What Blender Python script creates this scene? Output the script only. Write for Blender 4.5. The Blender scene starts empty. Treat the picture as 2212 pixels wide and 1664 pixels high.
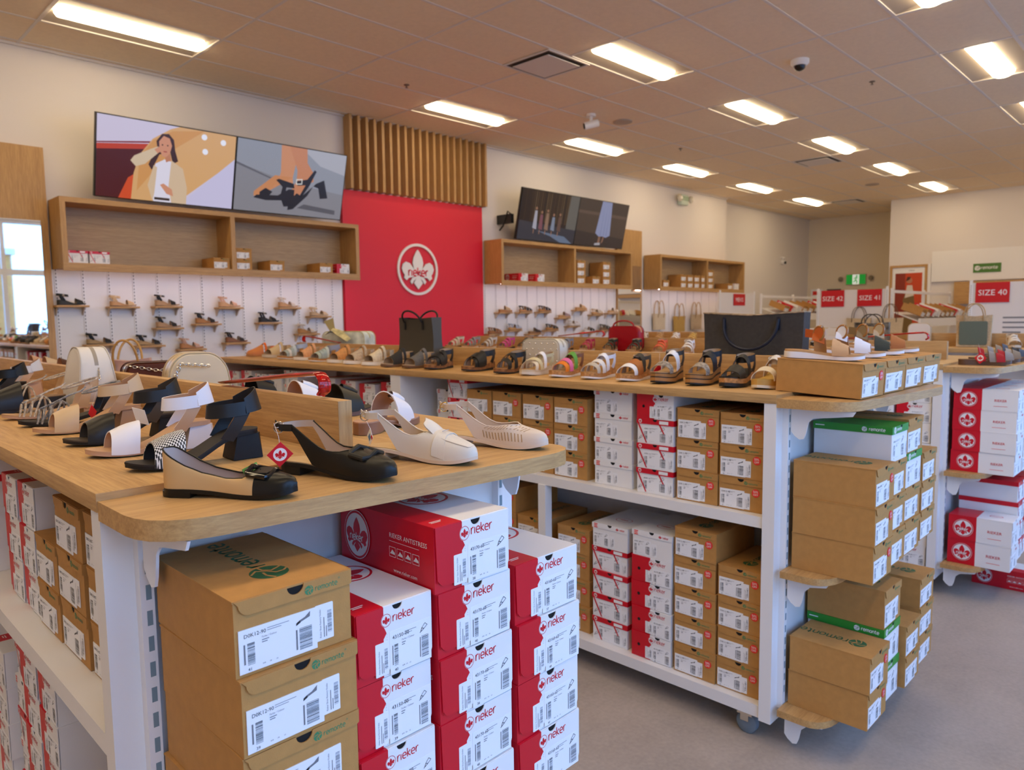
import bpy, bmesh, math, random
import numpy as np
from mathutils import Vector, Matrix
PI = math.pi
random.seed(7)
sc = bpy.context.scene
COL = sc.collection

# ------------------------------------------------------------------ camera, world, exposure
cd = bpy.data.cameras.new('camera')
cam = bpy.data.objects.new('camera', cd)
COL.objects.link(cam)
R = ((0.69960124, 0.07333441, -0.71076028), (-0.71442866, 0.05475226, -0.69756282), (-0.01223962, 0.99580332, 0.09069695))
CAMZ = 1.565
cam.matrix_world = Matrix(((*R[0], 0), (*R[1], 0), (*R[2], CAMZ), (0, 0, 0, 1)))
cd.sensor_width = 36.0
cd.lens = 1579.8 / 2212 * 36.0
cd.clip_start = 0.02
cd.dof.use_dof = True
cd.dof.focus_distance = 1.5
cd.dof.aperture_fstop = 6.3
sc.camera = cam
sc.view_settings.view_transform = 'Standard'
sc.view_settings.look = 'None'
sc.view_settings.gamma = 1.0
sc.view_settings.use_curve_mapping = False
sc.view_settings.exposure = 0.0
sc.cycles.max_bounces = 7
sc.cycles.diffuse_bounces = 4
sc.cycles.glossy_bounces = 3
sc.cycles.transmission_bounces = 5
sc.cycles.transparent_max_bounces = 8
sc.cycles.sample_clamp_indirect = 6.0
sc.cycles.caustics_reflective = False
sc.cycles.caustics_refractive = False

LAMP_STRENGTH = 16.5
LAMP_COLOR = (1.0, 0.785, 0.485)
w = bpy.data.worlds.new('sky'); sc.world = w; w.use_nodes = True
nt = w.node_tree; bg = nt.nodes['Background']
tc = nt.nodes.new('ShaderNodeTexCoord'); sx = nt.nodes.new('ShaderNodeSeparateXYZ'); rp = nt.nodes.new('ShaderNodeValToRGB')
nt.links.new(tc.outputs['Generated'], sx.inputs[0]); nt.links.new(sx.outputs['Z'], rp.inputs[0]); nt.links.new(rp.outputs[0], bg.inputs[0])
rp.color_ramp.elements[0].color = (0.27, 0.52, 1.0, 1); rp.color_ramp.elements[1].color = (0.20, 0.40, 1.0, 1)
bg.inputs[1].default_value = 7.2

X0, X1, YF, YW, ZC = -3.2, 17.3, -1.9, 7.73, 4.015   # room: left, far, window wall, shelf wall, ceiling
for i, (xa, xb) in enumerate(((-0.9, 4.3), (4.3, 11.7))):
    ld = bpy.data.lights.new('window_daylight', 'AREA'); ld.shape = 'RECTANGLE'; ld.size = xb - xa; ld.size_y = 3.5
    ld.cycles.is_portal = True
    lo = bpy.data.objects.new('window_daylight', ld); COL.objects.link(lo)
    lo.location = ((xa + xb) / 2, YF - 0.12, 1.9); lo.rotation_euler = (PI / 2, 0, 0)

# ------------------------------------------------------------------ materials
def lin(c):
    c = c / 255.0
    return c / 12.92 if c <= 0.04045 else ((c + 0.055) / 1.055) ** 2.4
def H(h):
    return (lin(int(h[0:2], 16)), lin(int(h[2:4], 16)), lin(int(h[4:6], 16)), 1.0)
MATS = {}
def mat(hexc, rough=0.55, metal=0.0, bump=0.0, bscale=300.0, var=0.0, emit=0.0, spec=0.5, coat=0.0, trans=0.0, alpha=1.0, name=None):
    key = (hexc, rough, metal, bump, bscale, var, emit, spec, coat, trans, alpha)
    if key in MATS: return MATS[key]
    m = bpy.data.materials.new(name or ('surface_' + hexc)); m.use_nodes = True
    n = m.node_tree; b = n.nodes['Principled BSDF']
    c = H(hexc)
    b.inputs['Base Color'].default_value = c
    b.inputs['Roughness'].default_value = rough
    b.inputs['Metallic'].default_value = metal
    b.inputs['Specular IOR Level'].default_value = spec
    b.inputs['Coat Weight'].default_value = coat
    b.inputs['Transmission Weight'].default_value = trans
    b.inputs['Alpha'].default_value = alpha
    if emit:
        b.inputs['Emission Color'].default_value = c
        b.inputs['Emission Strength'].default_value = emit
    if bump or var:
        t = n.nodes.new('ShaderNodeTexCoord'); z = n.nodes.new('ShaderNodeTexNoise')
        z.inputs['Scale'].default_value = bscale; z.inputs['Detail'].default_value = 4
        n.links.new(t.outputs['Object'], z.inputs['Vector'])
        if bump:
            bp = n.nodes.new('ShaderNodeBump'); bp.inputs['Strength'].default_value = bump; bp.inputs['Distance'].default_value = 0.002
            n.links.new(z.outputs['Fac'], bp.inputs['Height']); n.links.new(bp.outputs[0], b.inputs['Normal'])
        if var:
            z2 = n.nodes.new('ShaderNodeTexNoise'); z2.inputs['Scale'].default_value = bscale * 0.1; z2.inputs['Detail'].default_value = 3
            n.links.new(t.outputs['Object'], z2.inputs['Vector'])
            r = n.nodes.new('ShaderNodeValToRGB')
            r.color_ramp.elements[0].position = 0.3; r.color_ramp.elements[1].position = 0.7
            r.color_ramp.elements[0].color = tuple(x * (1 - var) for x in c[:3]) + (1,)
            r.color_ramp.elements[1].color = tuple(min(1, x * (1 + var)) for x in c[:3]) + (1,)
            n.links.new(z2.outputs['Fac'], r.inputs[0]); n.links.new(r.outputs[0], b.inputs['Base Color'])
    MATS[key] = m
    return m
def wood(axis, dark='A57B48', light='C79C62', rough=0.5, name='oak'):
    key = ('wood', axis, dark, light)
    if key in MATS: return MATS[key]
    m = bpy.data.materials.new(name); m.use_nodes = True
    n = m.node_tree; b = n.nodes['Principled BSDF']; b.inputs['Roughness'].default_value = rough
    t = n.nodes.new('ShaderNodeTexCoord'); mp = n.nodes.new('ShaderNodeMapping')
    s = [26.0, 26.0, 26.0]; s['XYZ'.index(axis)] = 1.3
    mp.inputs['Scale'].default_value = s
    n.links.new(t.outputs['Object'], mp.inputs['Vector'])
    z = n.nodes.new('ShaderNodeTexNoise'); z.inputs['Scale'].default_value = 1.6; z.inputs['Detail'].default_value = 3; z.inputs['Distortion'].default_value = 0.5
    z2 = n.nodes.new('ShaderNodeTexNoise'); z2.inputs['Scale'].default_value = 7.0; z2.inputs['Detail'].default_value = 6; z2.inputs['Roughness'].default_value = 0.7
    n.links.new(mp.outputs[0], z.inputs['Vector']); n.links.new(mp.outputs[0], z2.inputs['Vector'])
    mx = n.nodes.new('ShaderNodeMix'); mx.data_type = 'FLOAT'; mx.inputs[0].default_value = 0.68
    n.links.new(z.outputs['Fac'], mx.inputs[2]); n.links.new(z2.outputs['Fac'], mx.inputs[3])
    r = n.nodes.new('ShaderNodeValToRGB'); r.color_ramp.elements[0].position = 0.34; r.color_ramp.elements[1].position = 0.60
    r.color_ramp.elements[0].color = H(dark); r.color_ramp.elements[1].color = H(light)
    n.links.new(mx.outputs[0], r.inputs[0]); n.links.new(r.outputs[0], b.inputs['Base Color'])
    bp = n.nodes.new('ShaderNodeBump'); bp.inputs['Strength'].default_value = 0.12; bp.inputs['Distance'].default_value = 0.001
    n.links.new(z2.outputs['Fac'], bp.inputs['Height']); n.links.new(bp.outputs[0], b.inputs['Normal'])
    MATS[key] = m
    return m
def glassmat():
    if 'glass' in MATS: return MATS['glass']
    m = bpy.data.materials.new('window_glass'); m.use_nodes = True; n = m.node_tree; n.nodes.clear()
    o = n.nodes.new('ShaderNodeOutputMaterial'); a = n.nodes.new('ShaderNodeBsdfTransparent'); g = n.nodes.new('ShaderNodeBsdfGlossy')
    g.inputs['Roughness'].default_value = 0.02; a.inputs[0].default_value = (0.93, 0.97, 0.97, 1)
    x = n.nodes.new('ShaderNodeMixShader'); x.inputs[0].default_value = 0.07
    n.links.new(a.outputs[0], x.inputs[1]); n.links.new(g.outputs[0], x.inputs[2]); n.links.new(x.outputs[0], o.inputs[0])
    MATS['glass'] = m
    return m
def hornmat():
    if 'horn' in MATS: return MATS['horn']
    m = bpy.data.materials.new('red_acrylic'); m.use_nodes = True; n = m.node_tree; b = n.nodes['Principled BSDF']
    b.inputs['Base Color'].default_value = (0.9, 0.02, 0.012, 1); b.inputs['Roughness'].default_value = 0.06; b.inputs['Transmission Weight'].default_value = 0.75
    b.inputs['IOR'].default_value = 1.45
    MATS['horn'] = m
    return m

OAKX, OAKY, OAKZ = wood('X'), wood('Y'), wood('Z')
WHITE = mat('E9E6E4', 0.42, name='white_laminate')
WMETAL = mat('EDEBEA', 0.35, name='white_metal')
CARD = mat('B98646', 0.75, bump=0.15, bscale=420, var=0.06, name='brown_cardboard')
CARDIN = mat('A3794A', 0.8, name='brown_cardboard_edge')
RED = mat('D00A24', 0.38, name='red_print')
BOXW = mat('EDEAE8', 0.42, name='white_card')
PAPER = mat('F0EFF0', 0.6, name='label_paper')
INK = mat('1C1B1C', 0.6, name='ink')
GREYINK = mat('77767A', 0.6, name='grey_ink')
GREEN = mat('3F8254', 0.6, name='green_print')
LIDGREEN = mat('2E8F2E', 0.45, name='green_lid')
HOLE_SHADE = mat('0B0908', 0.9, name='hole_shade')  # near-black patch colour stands in for the shade inside thumb holes
STICK = mat('E8362A', 0.5, name='red_sticker')
CHROME = mat('D9D6D0', 0.18, metal=1.0, name='chrome')
GOLDM = mat('D8B46A', 0.2, metal=1.0, name='gold_metal')
BLACK = mat('17150F', 0.4, name='black')

# ------------------------------------------------------------------ mesh builder
class Fr:
    """a flat frame in 3D to draw 2D shapes in"""
    def __init__(s, o, ux, uy):
        s.o, s.ux, s.uy = Vector(o), Vector(ux), Vector(uy); s.n = s.ux.cross(s.uy).normalized()
    def p(s, x, y, h=0.0): return s.o + s.ux * x + s.uy * y + s.n * h
    def sub(s, x, y, ang=0.0, k=1.0, h=0.0):
        c, q = math.cos(ang) * k, math.sin(ang) * k
        return Fr(s.p(x, y, h), s.ux * c + s.uy * q, s.uy * c - s.ux * q)
GL = {
 'r': ([[(0, 0), (0, 1)], [(0, .5), (.1, .85), (.28, 1), (.5, 1)]], .72),
 'i': ([[(0, 0), (0, 1)]], .34),
 'e': ([[(.04, .5), (.74, .5), (.74, .75), (.54, 1), (.24, 1), (.02, .75), (.02, .25), (.24, 0), (.68, 0)]], 1.02),
 'k': ([[(0, 0), (0, 1.5)], [(.6, 1), (.06, .5), (.64, 0)]], .84),
 'm': ([[(0, 0), (0, 1)], [(0, .8), (.16, 1), (.42, 1), (.54, .82), (.54, 0)], [(.54, .82), (.7, 1), (.94, 1), (1.08, .82), (1.08, 0)]], 1.38),
 'o': ([[(.4, 0), (.16, .07), (.02, .3), (.02, .7), (.16, .93), (.4, 1), (.62, .93), (.76, .7), (.76, .3), (.62, .07), (.4, 0)]], 1.06),
 'n': ([[(0, 0), (0, 1)], [(0, .8), (.18, 1), (.48, 1), (.66, .8), (.66, 0)]], .96),
 't': ([[(.16, 1.4), (.16, .2), (.32, 0), (.52, 0)], [(-.08, 1), (.5, 1)]], .76),
}
TEXTS = {}
def textmesh(s, bold=False):
    k = s
    if k in TEXTS: return TEXTS[k]
    c = bpy.data.curves.new('t', 'FONT'); c.body = s; c.size = 1.0; c.resolution_u = 2
    o = bpy.data.objects.new('t', c)
    m = bpy.data.meshes.new_from_object(o)
    vs = [(v.co.x, v.co.y) for v in m.vertices]; fs = [tuple(p.vertices) for p in m.polygons]
    wd = max((v[0] for v in vs), default=0)
    bpy.data.objects.remove(o); bpy.data.curves.remove(c); bpy.data.meshes.remove(m)
    TEXTS[k] = (vs, fs, wd)
    return TEXTS[k]
class MB:
    def __init__(s): s.v, s.f, s.mi, s.mats = [], [], [], []
    def m(s, material):
        if material not in s.mats: s.mats.append(material)
        return s.mats.index(material)
    def add(s, vs, fs, material):
        b = len(s.v); i = s.m(material)
        s.v += [tuple(v) for v in vs]
        for f in fs: s.f.append(tuple(b + q for q in f)); s.mi.append(i)
    def face(s, pts, material): s.add(pts, [tuple(range(len(pts)))], material)
    def box(s, a, b, material, bevel=0.0):
        x0, y0, z0 = a; x1, y1, z1 = b
        if bevel:
            bm = bmesh.new(); bmesh.ops.create_cube(bm, size=1.0)
            for v in bm.verts: v.co = Vector(((x0 + x1) / 2 + v.co.x * (x1 - x0), (y0 + y1) / 2 + v.co.y * (y1 - y0), (z0 + z1) / 2 + v.co.z * (z1 - z0)))
            bmesh.ops.bevel(bm, geom=list(bm.edges), offset=bevel, segments=2, affect='EDGES', profile=0.5)
            s.frombm(bm, material); return
        vs = [(x0, y0, z0), (x1, y0, z0), (x1, y1, z0), (x0, y1, z0), (x0, y0, z1), (x1, y0, z1), (x1, y1, z1), (x0, y1, z1)]
        s.add(vs, [(0, 3, 2, 1), (4, 5, 6, 7), (0, 1, 5, 4), (1, 2, 6, 5), (2, 3, 7, 6), (3, 0, 4, 7)], material)
    def frombm(s, bm, material):
        bm.verts.index_update()
        s.add([v.co for v in bm.verts], [[v.index for v in f.verts] for f in bm.faces], material); bm.free()
    def prism(s, fr, pts, h0, h1, material, side=None):
        n = len(pts); a = [fr.p(x, y, h0) for x, y in pts]; b = [fr.p(x, y, h1) for x, y in pts]
        s.add(a + b, [tuple(reversed(range(n))), tuple(range(n, 2 * n))], material)
        s.add(a + b, [(i, (i + 1) % n, n + (i + 1) % n, n + i) for i in range(n)], side or material)
    def loft(s, rings, material, closed=True, cap0=False, cap1=False, loop=False):
        n = len(rings[0]); vs = [p for r in rings for p in r]; fs = []; k = len(rings)
        for i in range(k if loop else k - 1):
            j2 = (i + 1) % k
            for j in range(n if closed else n - 1):
                q = (j + 1) % n
                fs.append((i * n + j, i * n + q, j2 * n + q, j2 * n + j))
        if cap0: fs.append(tuple(reversed(range(n))))
        if cap1: fs.append(tuple(range((k - 1) * n, k * n)))
        s.add(vs, fs, material)
    def tube(s, path, r, material, n=8, loop=False, caps=True):
        path = [Vector(p) for p in path]; rings = []; k = len(path)
        up = None
        for i, p in enumerate(path):
            a = path[(i - 1) % k] if (loop or i > 0) else p; b = path[(i + 1) % k] if (loop or i < k - 1) else p
            t = (b - a).normalized()
            if up is None: up = t.orthogonal().normalized()
            sd = t.cross(up); sd = sd.normalized() if sd.length > 1e-6 else t.orthogonal().normalized()
            up = sd.cross(t).normalized()
            rr = r[i] if isinstance(r, (list, tuple)) else r
            rings.append([p + (sd * math.cos(q) + up * math.sin(q)) * rr for q in [2 * PI * j / n for j in range(n)]])
        s.loft(rings, material, True, caps and not loop, caps and not loop, loop)
    def band(s, path, wdir, wd, t, material, loop=False, inner=None):
        """flat strap: path, width direction(s), width(s), thickness"""
        path = [Vector(p) for p in path]; k = len(path); rings = []
        for i, p in enumerate(path):
            a = path[(i - 1) % k] if (loop or i > 0) else p; b = path[(i + 1) % k] if (loop or i < k - 1) else p
            tg = (b - a).normalized()
            wv = Vector(wdir[i] if isinstance(wdir, list) else wdir).normalized()
            nn = tg.cross(wv); nn = nn.normalized() if nn.length > 1e-6 else Vector((0, 0, 1))
            ww = (wd[i] if isinstance(wd, (list, tuple)) else wd) / 2
            rings.append([p - wv * ww, p + wv * ww, p + wv * ww + nn * t, p - wv * ww + nn * t])
        n = k
        vs = [q for r in rings for q in r]; fo = []; fi = []
        for i in range(n if loop else n - 1):
            j = (i + 1) % n
            for c in range(4):
                d = (c + 1) % 4
                (fi if c == 0 else fo).append((i * 4 + c, j * 4 + c, j * 4 + d, i * 4 + d))
        if not loop: fo += [(0, 1, 2, 3), tuple((n - 1) * 4 + q for q in (3, 2, 1, 0))]
        s.add(vs, fo, material); s.add(vs, fi, inner or material)
    def lathe(s, prof, material, n=20, c=(0, 0, 0), axis='Z'):
        rings = []
        for r, z in prof:
            ring = []
            for j in range(n):
                a = 2 * PI * j / n; q = (r * math.cos(a), r * math.sin(a), z)
                if axis == 'X': q = (q[2], q[0], q[1])
                if axis == 'Y': q = (q[0], q[2], q[1])
                ring.append((c[0] + q[0], c[1] + q[1], c[2] + q[2]))
            rings.append(ring)
        s.loft(rings, material, True, prof[0][0] > 1e-6, prof[-1][0] > 1e-6)
    # ---- flat print
    def poly(s, fr, pts, material, h=0.0): s.face([fr.p(x, y, h) for x, y in pts], material)
    def rect(s, fr, x0, y0, x1, y1, material, h=0.0): s.poly(fr, [(x0, y0), (x1, y0), (x1, y1), (x0, y1)], material, h)
    def rrect(s, fr, x0, y0, x1, y1, r, material, h=0.0):
        s.poly(fr, rr(x0, y0, x1, y1, r), material, h)
    def disc(s, fr, x, y, rx, material, h=0.0, ry=None, n=28):
        ry = ry or rx
        s.poly(fr, [(x + rx * math.cos(2 * PI * i / n), y + ry * math.sin(2 * PI * i / n)) for i in range(n)], material, h)
    def ring(s, fr, x, y, r0, r1, material, h=0.0, ky=1.0, n=32):
        a = [(x + r0 * math.cos(2 * PI * i / n), y + r0 * ky * math.sin(2 * PI * i / n)) for i in range(n)]
        b = [(x + r1 * math.cos(2 * PI * i / n), y + r1 * ky * math.sin(2 * PI * i / n)) for i in range(n)]
        vs = [fr.p(*q, h) for q in a] + [fr.p(*q, h) for q in b]
        s.add(vs, [(i, n + i, n + (i + 1) % n, (i + 1) % n) for i in range(n)], material)
    def stroke(s, fr, pts, wd, material, h=0.0):
        k = len(pts); L = []; Rr = []
        closed = pts[0] == pts[-1] and k > 2
        for i, (x, y) in enumerate(pts):
            a = pts[i - 1] if i > 0 else (pts[-2] if closed else pts[i]); b = pts[i + 1] if i < k - 1 else (pts[1] if closed else pts[i])
            def nrm(p, q):
                d = math.hypot(q[0] - p[0], q[1] - p[1])
                return (0, 0) if d < 1e-9 else (-(q[1] - p[1]) / d, (q[0] - p[0]) / d)
            n1, n2 = nrm(a, (x, y)), nrm((x, y), b)
            nx, ny = n1[0] + n2[0], n1[1] + n2[1]; d = math.hypot(nx, ny) or 1
            nx /= d; ny /= d
            ref = n1 if n1 != (0, 0) else n2
            sc_ = 1.0 / max(0.45, nx * ref[0] + ny * ref[1])
            L.append((x + nx * wd / 2 * sc_, y + ny * wd / 2 * sc_)); Rr.append((x - nx * wd / 2 * sc_, y - ny * wd / 2 * sc_))
        vs = [fr.p(*q, h) for q in L] + [fr.p(*q, h) for q in Rr]
        s.add(vs, [(k + i, k + i + 1, i + 1, i) for i in range(k - 1)], material)
    def word(s, fr, x, y, xh, word, material, h=0.0, wt=0.17, center=False):
        """logo lettering drawn with strokes; xh = x-height"""
        tot = sum(GL[c][1] for c in word) - 0.25
        cx = x - tot * xh / 2 if center else x
        for c in word:
            for pl in GL[c][0]: s.stroke(fr, [(cx + a * xh, y + b * xh) for a, b in pl], wt * xh, material, h)
            cx += GL[c][1] * xh
        return cx
    def text(s, fr, x, y, size, string, material, h=0.0, center=False):
        vs, fs, wd = textmesh(string)
        ox = x - wd * size / 2 if center else x
        s.add([fr.p(ox + a * size, y + b * size, h) for a, b in vs], fs, material)
    def bars(s, fr, x0, y0, x1, y1, material, h=0.0, n=24, horiz=False, seed=1):
        """barcode; lines run along x when horiz"""
        rnd = random.Random(seed); t = 0.0; L = (y1 - y0) if horiz else (x1 - x0); u = L / (n * 2.6)
        while t < L - u:
            a = u * rnd.choice((0.7, 1, 1.6)); a = min(a, L - t)
            if horiz: s.rect(fr, x0, y0 + t, x1, y0 + t + a, material, h)
            else: s.rect(fr, x0 + t, y0, x0 + t + a, y1, material, h)
            t += a + u * rnd.choice((0.8, 1.2, 2.0))
    def lines(s, fr, x0, y, ws, dy, t, material, h=0.0):
        for i, wv in enumerate(ws): s.rect(fr, x0, y - i * dy, x0 + wv, y - i * dy + t, material, h)
    def mesh(s, name, sharp=35):
        me = bpy.data.meshes.new(name); me.from_pydata(s.v, [], s.f)
        for q in s.mats: me.materials.append(q)
        me.polygons.foreach_set('material_index', s.mi)
        me.polygons.foreach_set('use_smooth', [True] * len(s.f))
        me.update(); me.set_sharp_from_angle(angle=math.radians(sharp))
        return me
def rr(x0, y0, x1, y1, r, n=5):
    o = []
    for cx, cy, a0 in ((x1 - r, y1 - r, 0), (x0 + r, y1 - r, 90), (x0 + r, y0 + r, 180), (x1 - r, y0 + r, 270)):
        for i in range(n + 1):
            a = math.radians(a0 + 90 * i / n); o.append((cx + r * math.cos(a), cy + r * math.sin(a)))
    return o
def obj(name, me, parent=None):
    if isinstance(me, MB): me = me.mesh(name)
    o = bpy.data.objects.new(name, me); COL.objects.link(o)
    if parent: o.parent = parent
    return o
def tag(o, label, cat, group=None, kind=None):
    o['label'] = label; o['category'] = cat
    if group: o['group'] = group
    if kind: o['kind'] = kind
    return o
def thing(name, label, cat, loc=(0, 0, 0), rz=0.0, group=None):
    o = bpy.data.objects.new(name, None); COL.objects.link(o); o.location = loc; o.rotation_euler = (0, 0, rz)
    return tag(o, label, cat, group)
def struct(name, mb, parent=None):
    o = obj(name, mb, parent)
    if not parent: o['kind'] = 'structure'
    return o
PROTO = {}
def place(key, name, build, label, cat, loc, rz=0.0, group=None, scale=None, rx=0.0, ry=0.0, flip=False):
    """put a thing built once (parts: (name, mesh, sub-parts)) at a spot; every copy is its own object tree"""
    if key not in PROTO:
        PROTO[key] = [(pn, mb.mesh(pn), [(q, b2.mesh(q)) for q, b2 in subs]) for pn, mb, subs in build()]
    o = thing(name, label, cat, loc, rz, group); o.rotation_euler = (rx, ry, rz)
    if scale: o.scale = scale
    for pn, me, subs in PROTO[key]:
        c = obj(pn, me, o)
        for q, m2 in subs: obj(q, m2, c)
    return o
def sm(t): t = max(0.0, min(1.0, t)); return t * t * (3 - 2 * t)
def tab(t, x):
    xs = [a for a, _ in t]; ys = [b for _, b in t]
    return float(np.interp(x, xs, ys))
ORD = ['top', 'second from top', 'third from top', 'fourth from top', 'fifth from top', 'sixth from top']
# ------------------------------------------------------------------ printed marks
def fleur(mb, fr, r, material, h=0.0, k=1.0):
    """lily mark of radius r"""
    def P(pts): mb.poly(fr, [(a * r, b * r) for a, b in pts], material, h)
    P([(0, .82), (.10, .70), (.23, .48), (.28, .25), (.22, .02), (.12, -.16), (-.12, -.16), (-.22, .02), (-.28, .25), (-.23, .48), (-.10, .70)])
    for s in (1, -1):
        pts = [(.10, -.16), (.26, .06), (.42, .24), (.62, .30), (.78, .20), (.84, .02), (.78, -.14), (.70, -.24), (.74, -.36), (.60, -.46), (.50, -.36), (.40, -.34), (.22, -.30)]
        P([(s * a, b) for a, b in (pts if s > 0 else reversed(pts))])
        p2 = [(.10, -.28), (.30, -.34), (.42, -.50), (.34, -.62), (.24, -.48), (.12, -.38)]
        P([(s * a, b) for a, b in (p2 if s > 0 else reversed(p2))])
    P([(-.13, -.12), (.13, -.12), (.12, -.40), (.24, -.56), (0, -.82), (-.24, -.56), (-.12, -.40)])
def crest(mb, fr, x, y, r, fore, back, h=0.0004, ky=1.18, word=True, disc=True):
    f = fr.sub(x, y)
    if disc:
        mb.disc(f, 0, 0, r, back if back else fore, h, ry=r * ky)
    mb.ring(f, 0, 0, r * .88, r * .97, fore, h + .0003, ky)
    fleur(mb, f, r * .98, fore, h + .0003)
    if word: mb.word(f, -r * .02, -r * .26, r * .23, 'rieker', back, h + .0006, wt=.24, center=True)
def swirl(mb, fr, x, y, r, fore, back, h=0.0003, ky=1.0):
    f = fr.sub(x, y)
    mb.disc(f, 0, 0, r, fore, h, ry=r * ky)
    for pts in ([(.1, .95), (.55, .5), (.2, .05), (-.3, -.25), (-.25, -.7), (.0, -.97)], [(.95, .2), (.5, .15), (.15, -.2), (.35, -.6), (.5, -.85)], [(-.95, .1), (-.4, .35), (.1, .3)]):
        mb.stroke(f, [(a * r, b * r * ky) for a, b in pts], r * .12, back, h + .0003)
def shoesketch(mb, fr, x, y, s, kind, h):
    f = fr.sub(x, y, math.radians(14), s)
    if kind == 'flat':
        mb.poly(f, [(0, 0), (.35, .08), (.9, .1), (1, .38), (.62, .22), (.3, .2), (.05, .14)], GREYINK, h)
        mb.poly(f, [(0, .0), (.3, .06), (.28, .19), (.05, .13)], INK, h + .0002)
    else:
        mb.poly(f, [(0, 0), (.5, .12), (.95, .3), (.95, .36), (.5, .2), (0, .07)], GREYINK, h)
        mb.stroke(f, [(.12, .08), (.3, .34), (.5, .2)], .05, INK, h + .0002); mb.stroke(f, [(.3, .34), (.75, .62), (.95, .34)], .04, INK, h + .0002)
def label_art(mb, fr, wd, ht, code, size, kind='flat', h=0.0003, seed=1):
    mb.text(fr, .06 * wd, .80 * ht, .125 * ht, code, INK, h)
    mb.lines(fr, .35 * wd, .88 * ht, (.28 * wd, .18 * wd), .05 * ht, .012 * ht, GREYINK, h)
    mb.text(fr, .28 * wd, .70 * ht, .06 * ht, 'Farbe / Colour', GREYINK, h)
    mb.lines(fr, .28 * wd, .64 * ht, (.09 * wd, .07 * wd), .05 * ht, .02 * ht, GREYINK, h)
    mb.bars(fr, .10 * wd, .17 * ht, .19 * wd, .68 * ht, INK, h, 18, True, seed)
    mb.rect(fr, .055 * wd, .2 * ht, .075 * wd, .66 * ht, GREYINK, h)
    mb.text(fr, .10 * wd, .035 * ht, .10 * ht, size, INK, h)
    for i, t in enumerate(('EUR', 'UK', 'US')): mb.text(fr, (.28 + .085 * i) * wd, .09 * ht, .04 * ht, t, INK, h)
    mb.bars(fr, .76 * wd, .10 * ht, .93 * wd, .62 * ht, INK, h, 22, True, seed + 1)
    mb.rect(fr, .715 * wd, .12 * ht, .735 * wd, .60 * ht, GREYINK, h)
    shoesketch(mb, fr, .72 * wd, .70 * ht, .22 * wd, kind, h)
def price_art(mb, fr, wd, ht, h=0.0003, seed=3):
    f = fr.sub(wd * .30, ht * .08, PI / 2)
    mb.text(f, 0, 0, .13 * wd, 'Rieker Shoe Factory Outlet', GREYINK, h)
    mb.lines(f, 0, -.18 * wd, (.55 * ht, .3 * ht), .12 * wd, .04 * wd, GREYINK, h)
    mb.bars(fr, .66 * wd, .18 * ht, .90 * wd, .80 * ht, GREYINK, h, 20, True, seed)
def stdparts(body, lid, hole, logo, label, lab2=None, price=None, stick=None):
    o = [('body', body, []), ('lid', lid, [('thumb_hole_shade', hole)] + ([('logo', logo)] if logo else [])), ('label', label, [])]
    if price: o.append(('price_label', price, []))
    if stick: o.append(('sale_sticker', stick, []))
    return o
def half_disc(x, z, r, n=10): return [(x + r * math.cos(PI + PI * i / n), z + r * math.sin(PI + PI * i / n)) for i in range(n + 1)]
def flap_pts(x0, x1, z0, z1, hx, hr, cl, cr):
    """front flap outline with rounded lower corners and a thumb notch in its top edge"""
    pts = [(x0, z1)]
    pts += [(x0 + cl * .35 * q, z1 - (z1 - z0 - cl) * q) for q in (.5, 1)] if cl else []
    for i in range(6):
        a = PI + PI / 2 * i / 5; pts.append((x0 + cl * 1.35 + cl * math.cos(a), z0 + cl + cl * math.sin(a)))
    for i in range(6):
        a = -PI / 2 + PI / 2 * i / 5; pts.append((x1 - cr + cr * math.cos(a), z0 + cr + cr * math.sin(a)))
    pts.append((x1, z1))
    pts += list(reversed(half_disc(hx, z1, hr)))
    return pts
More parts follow.
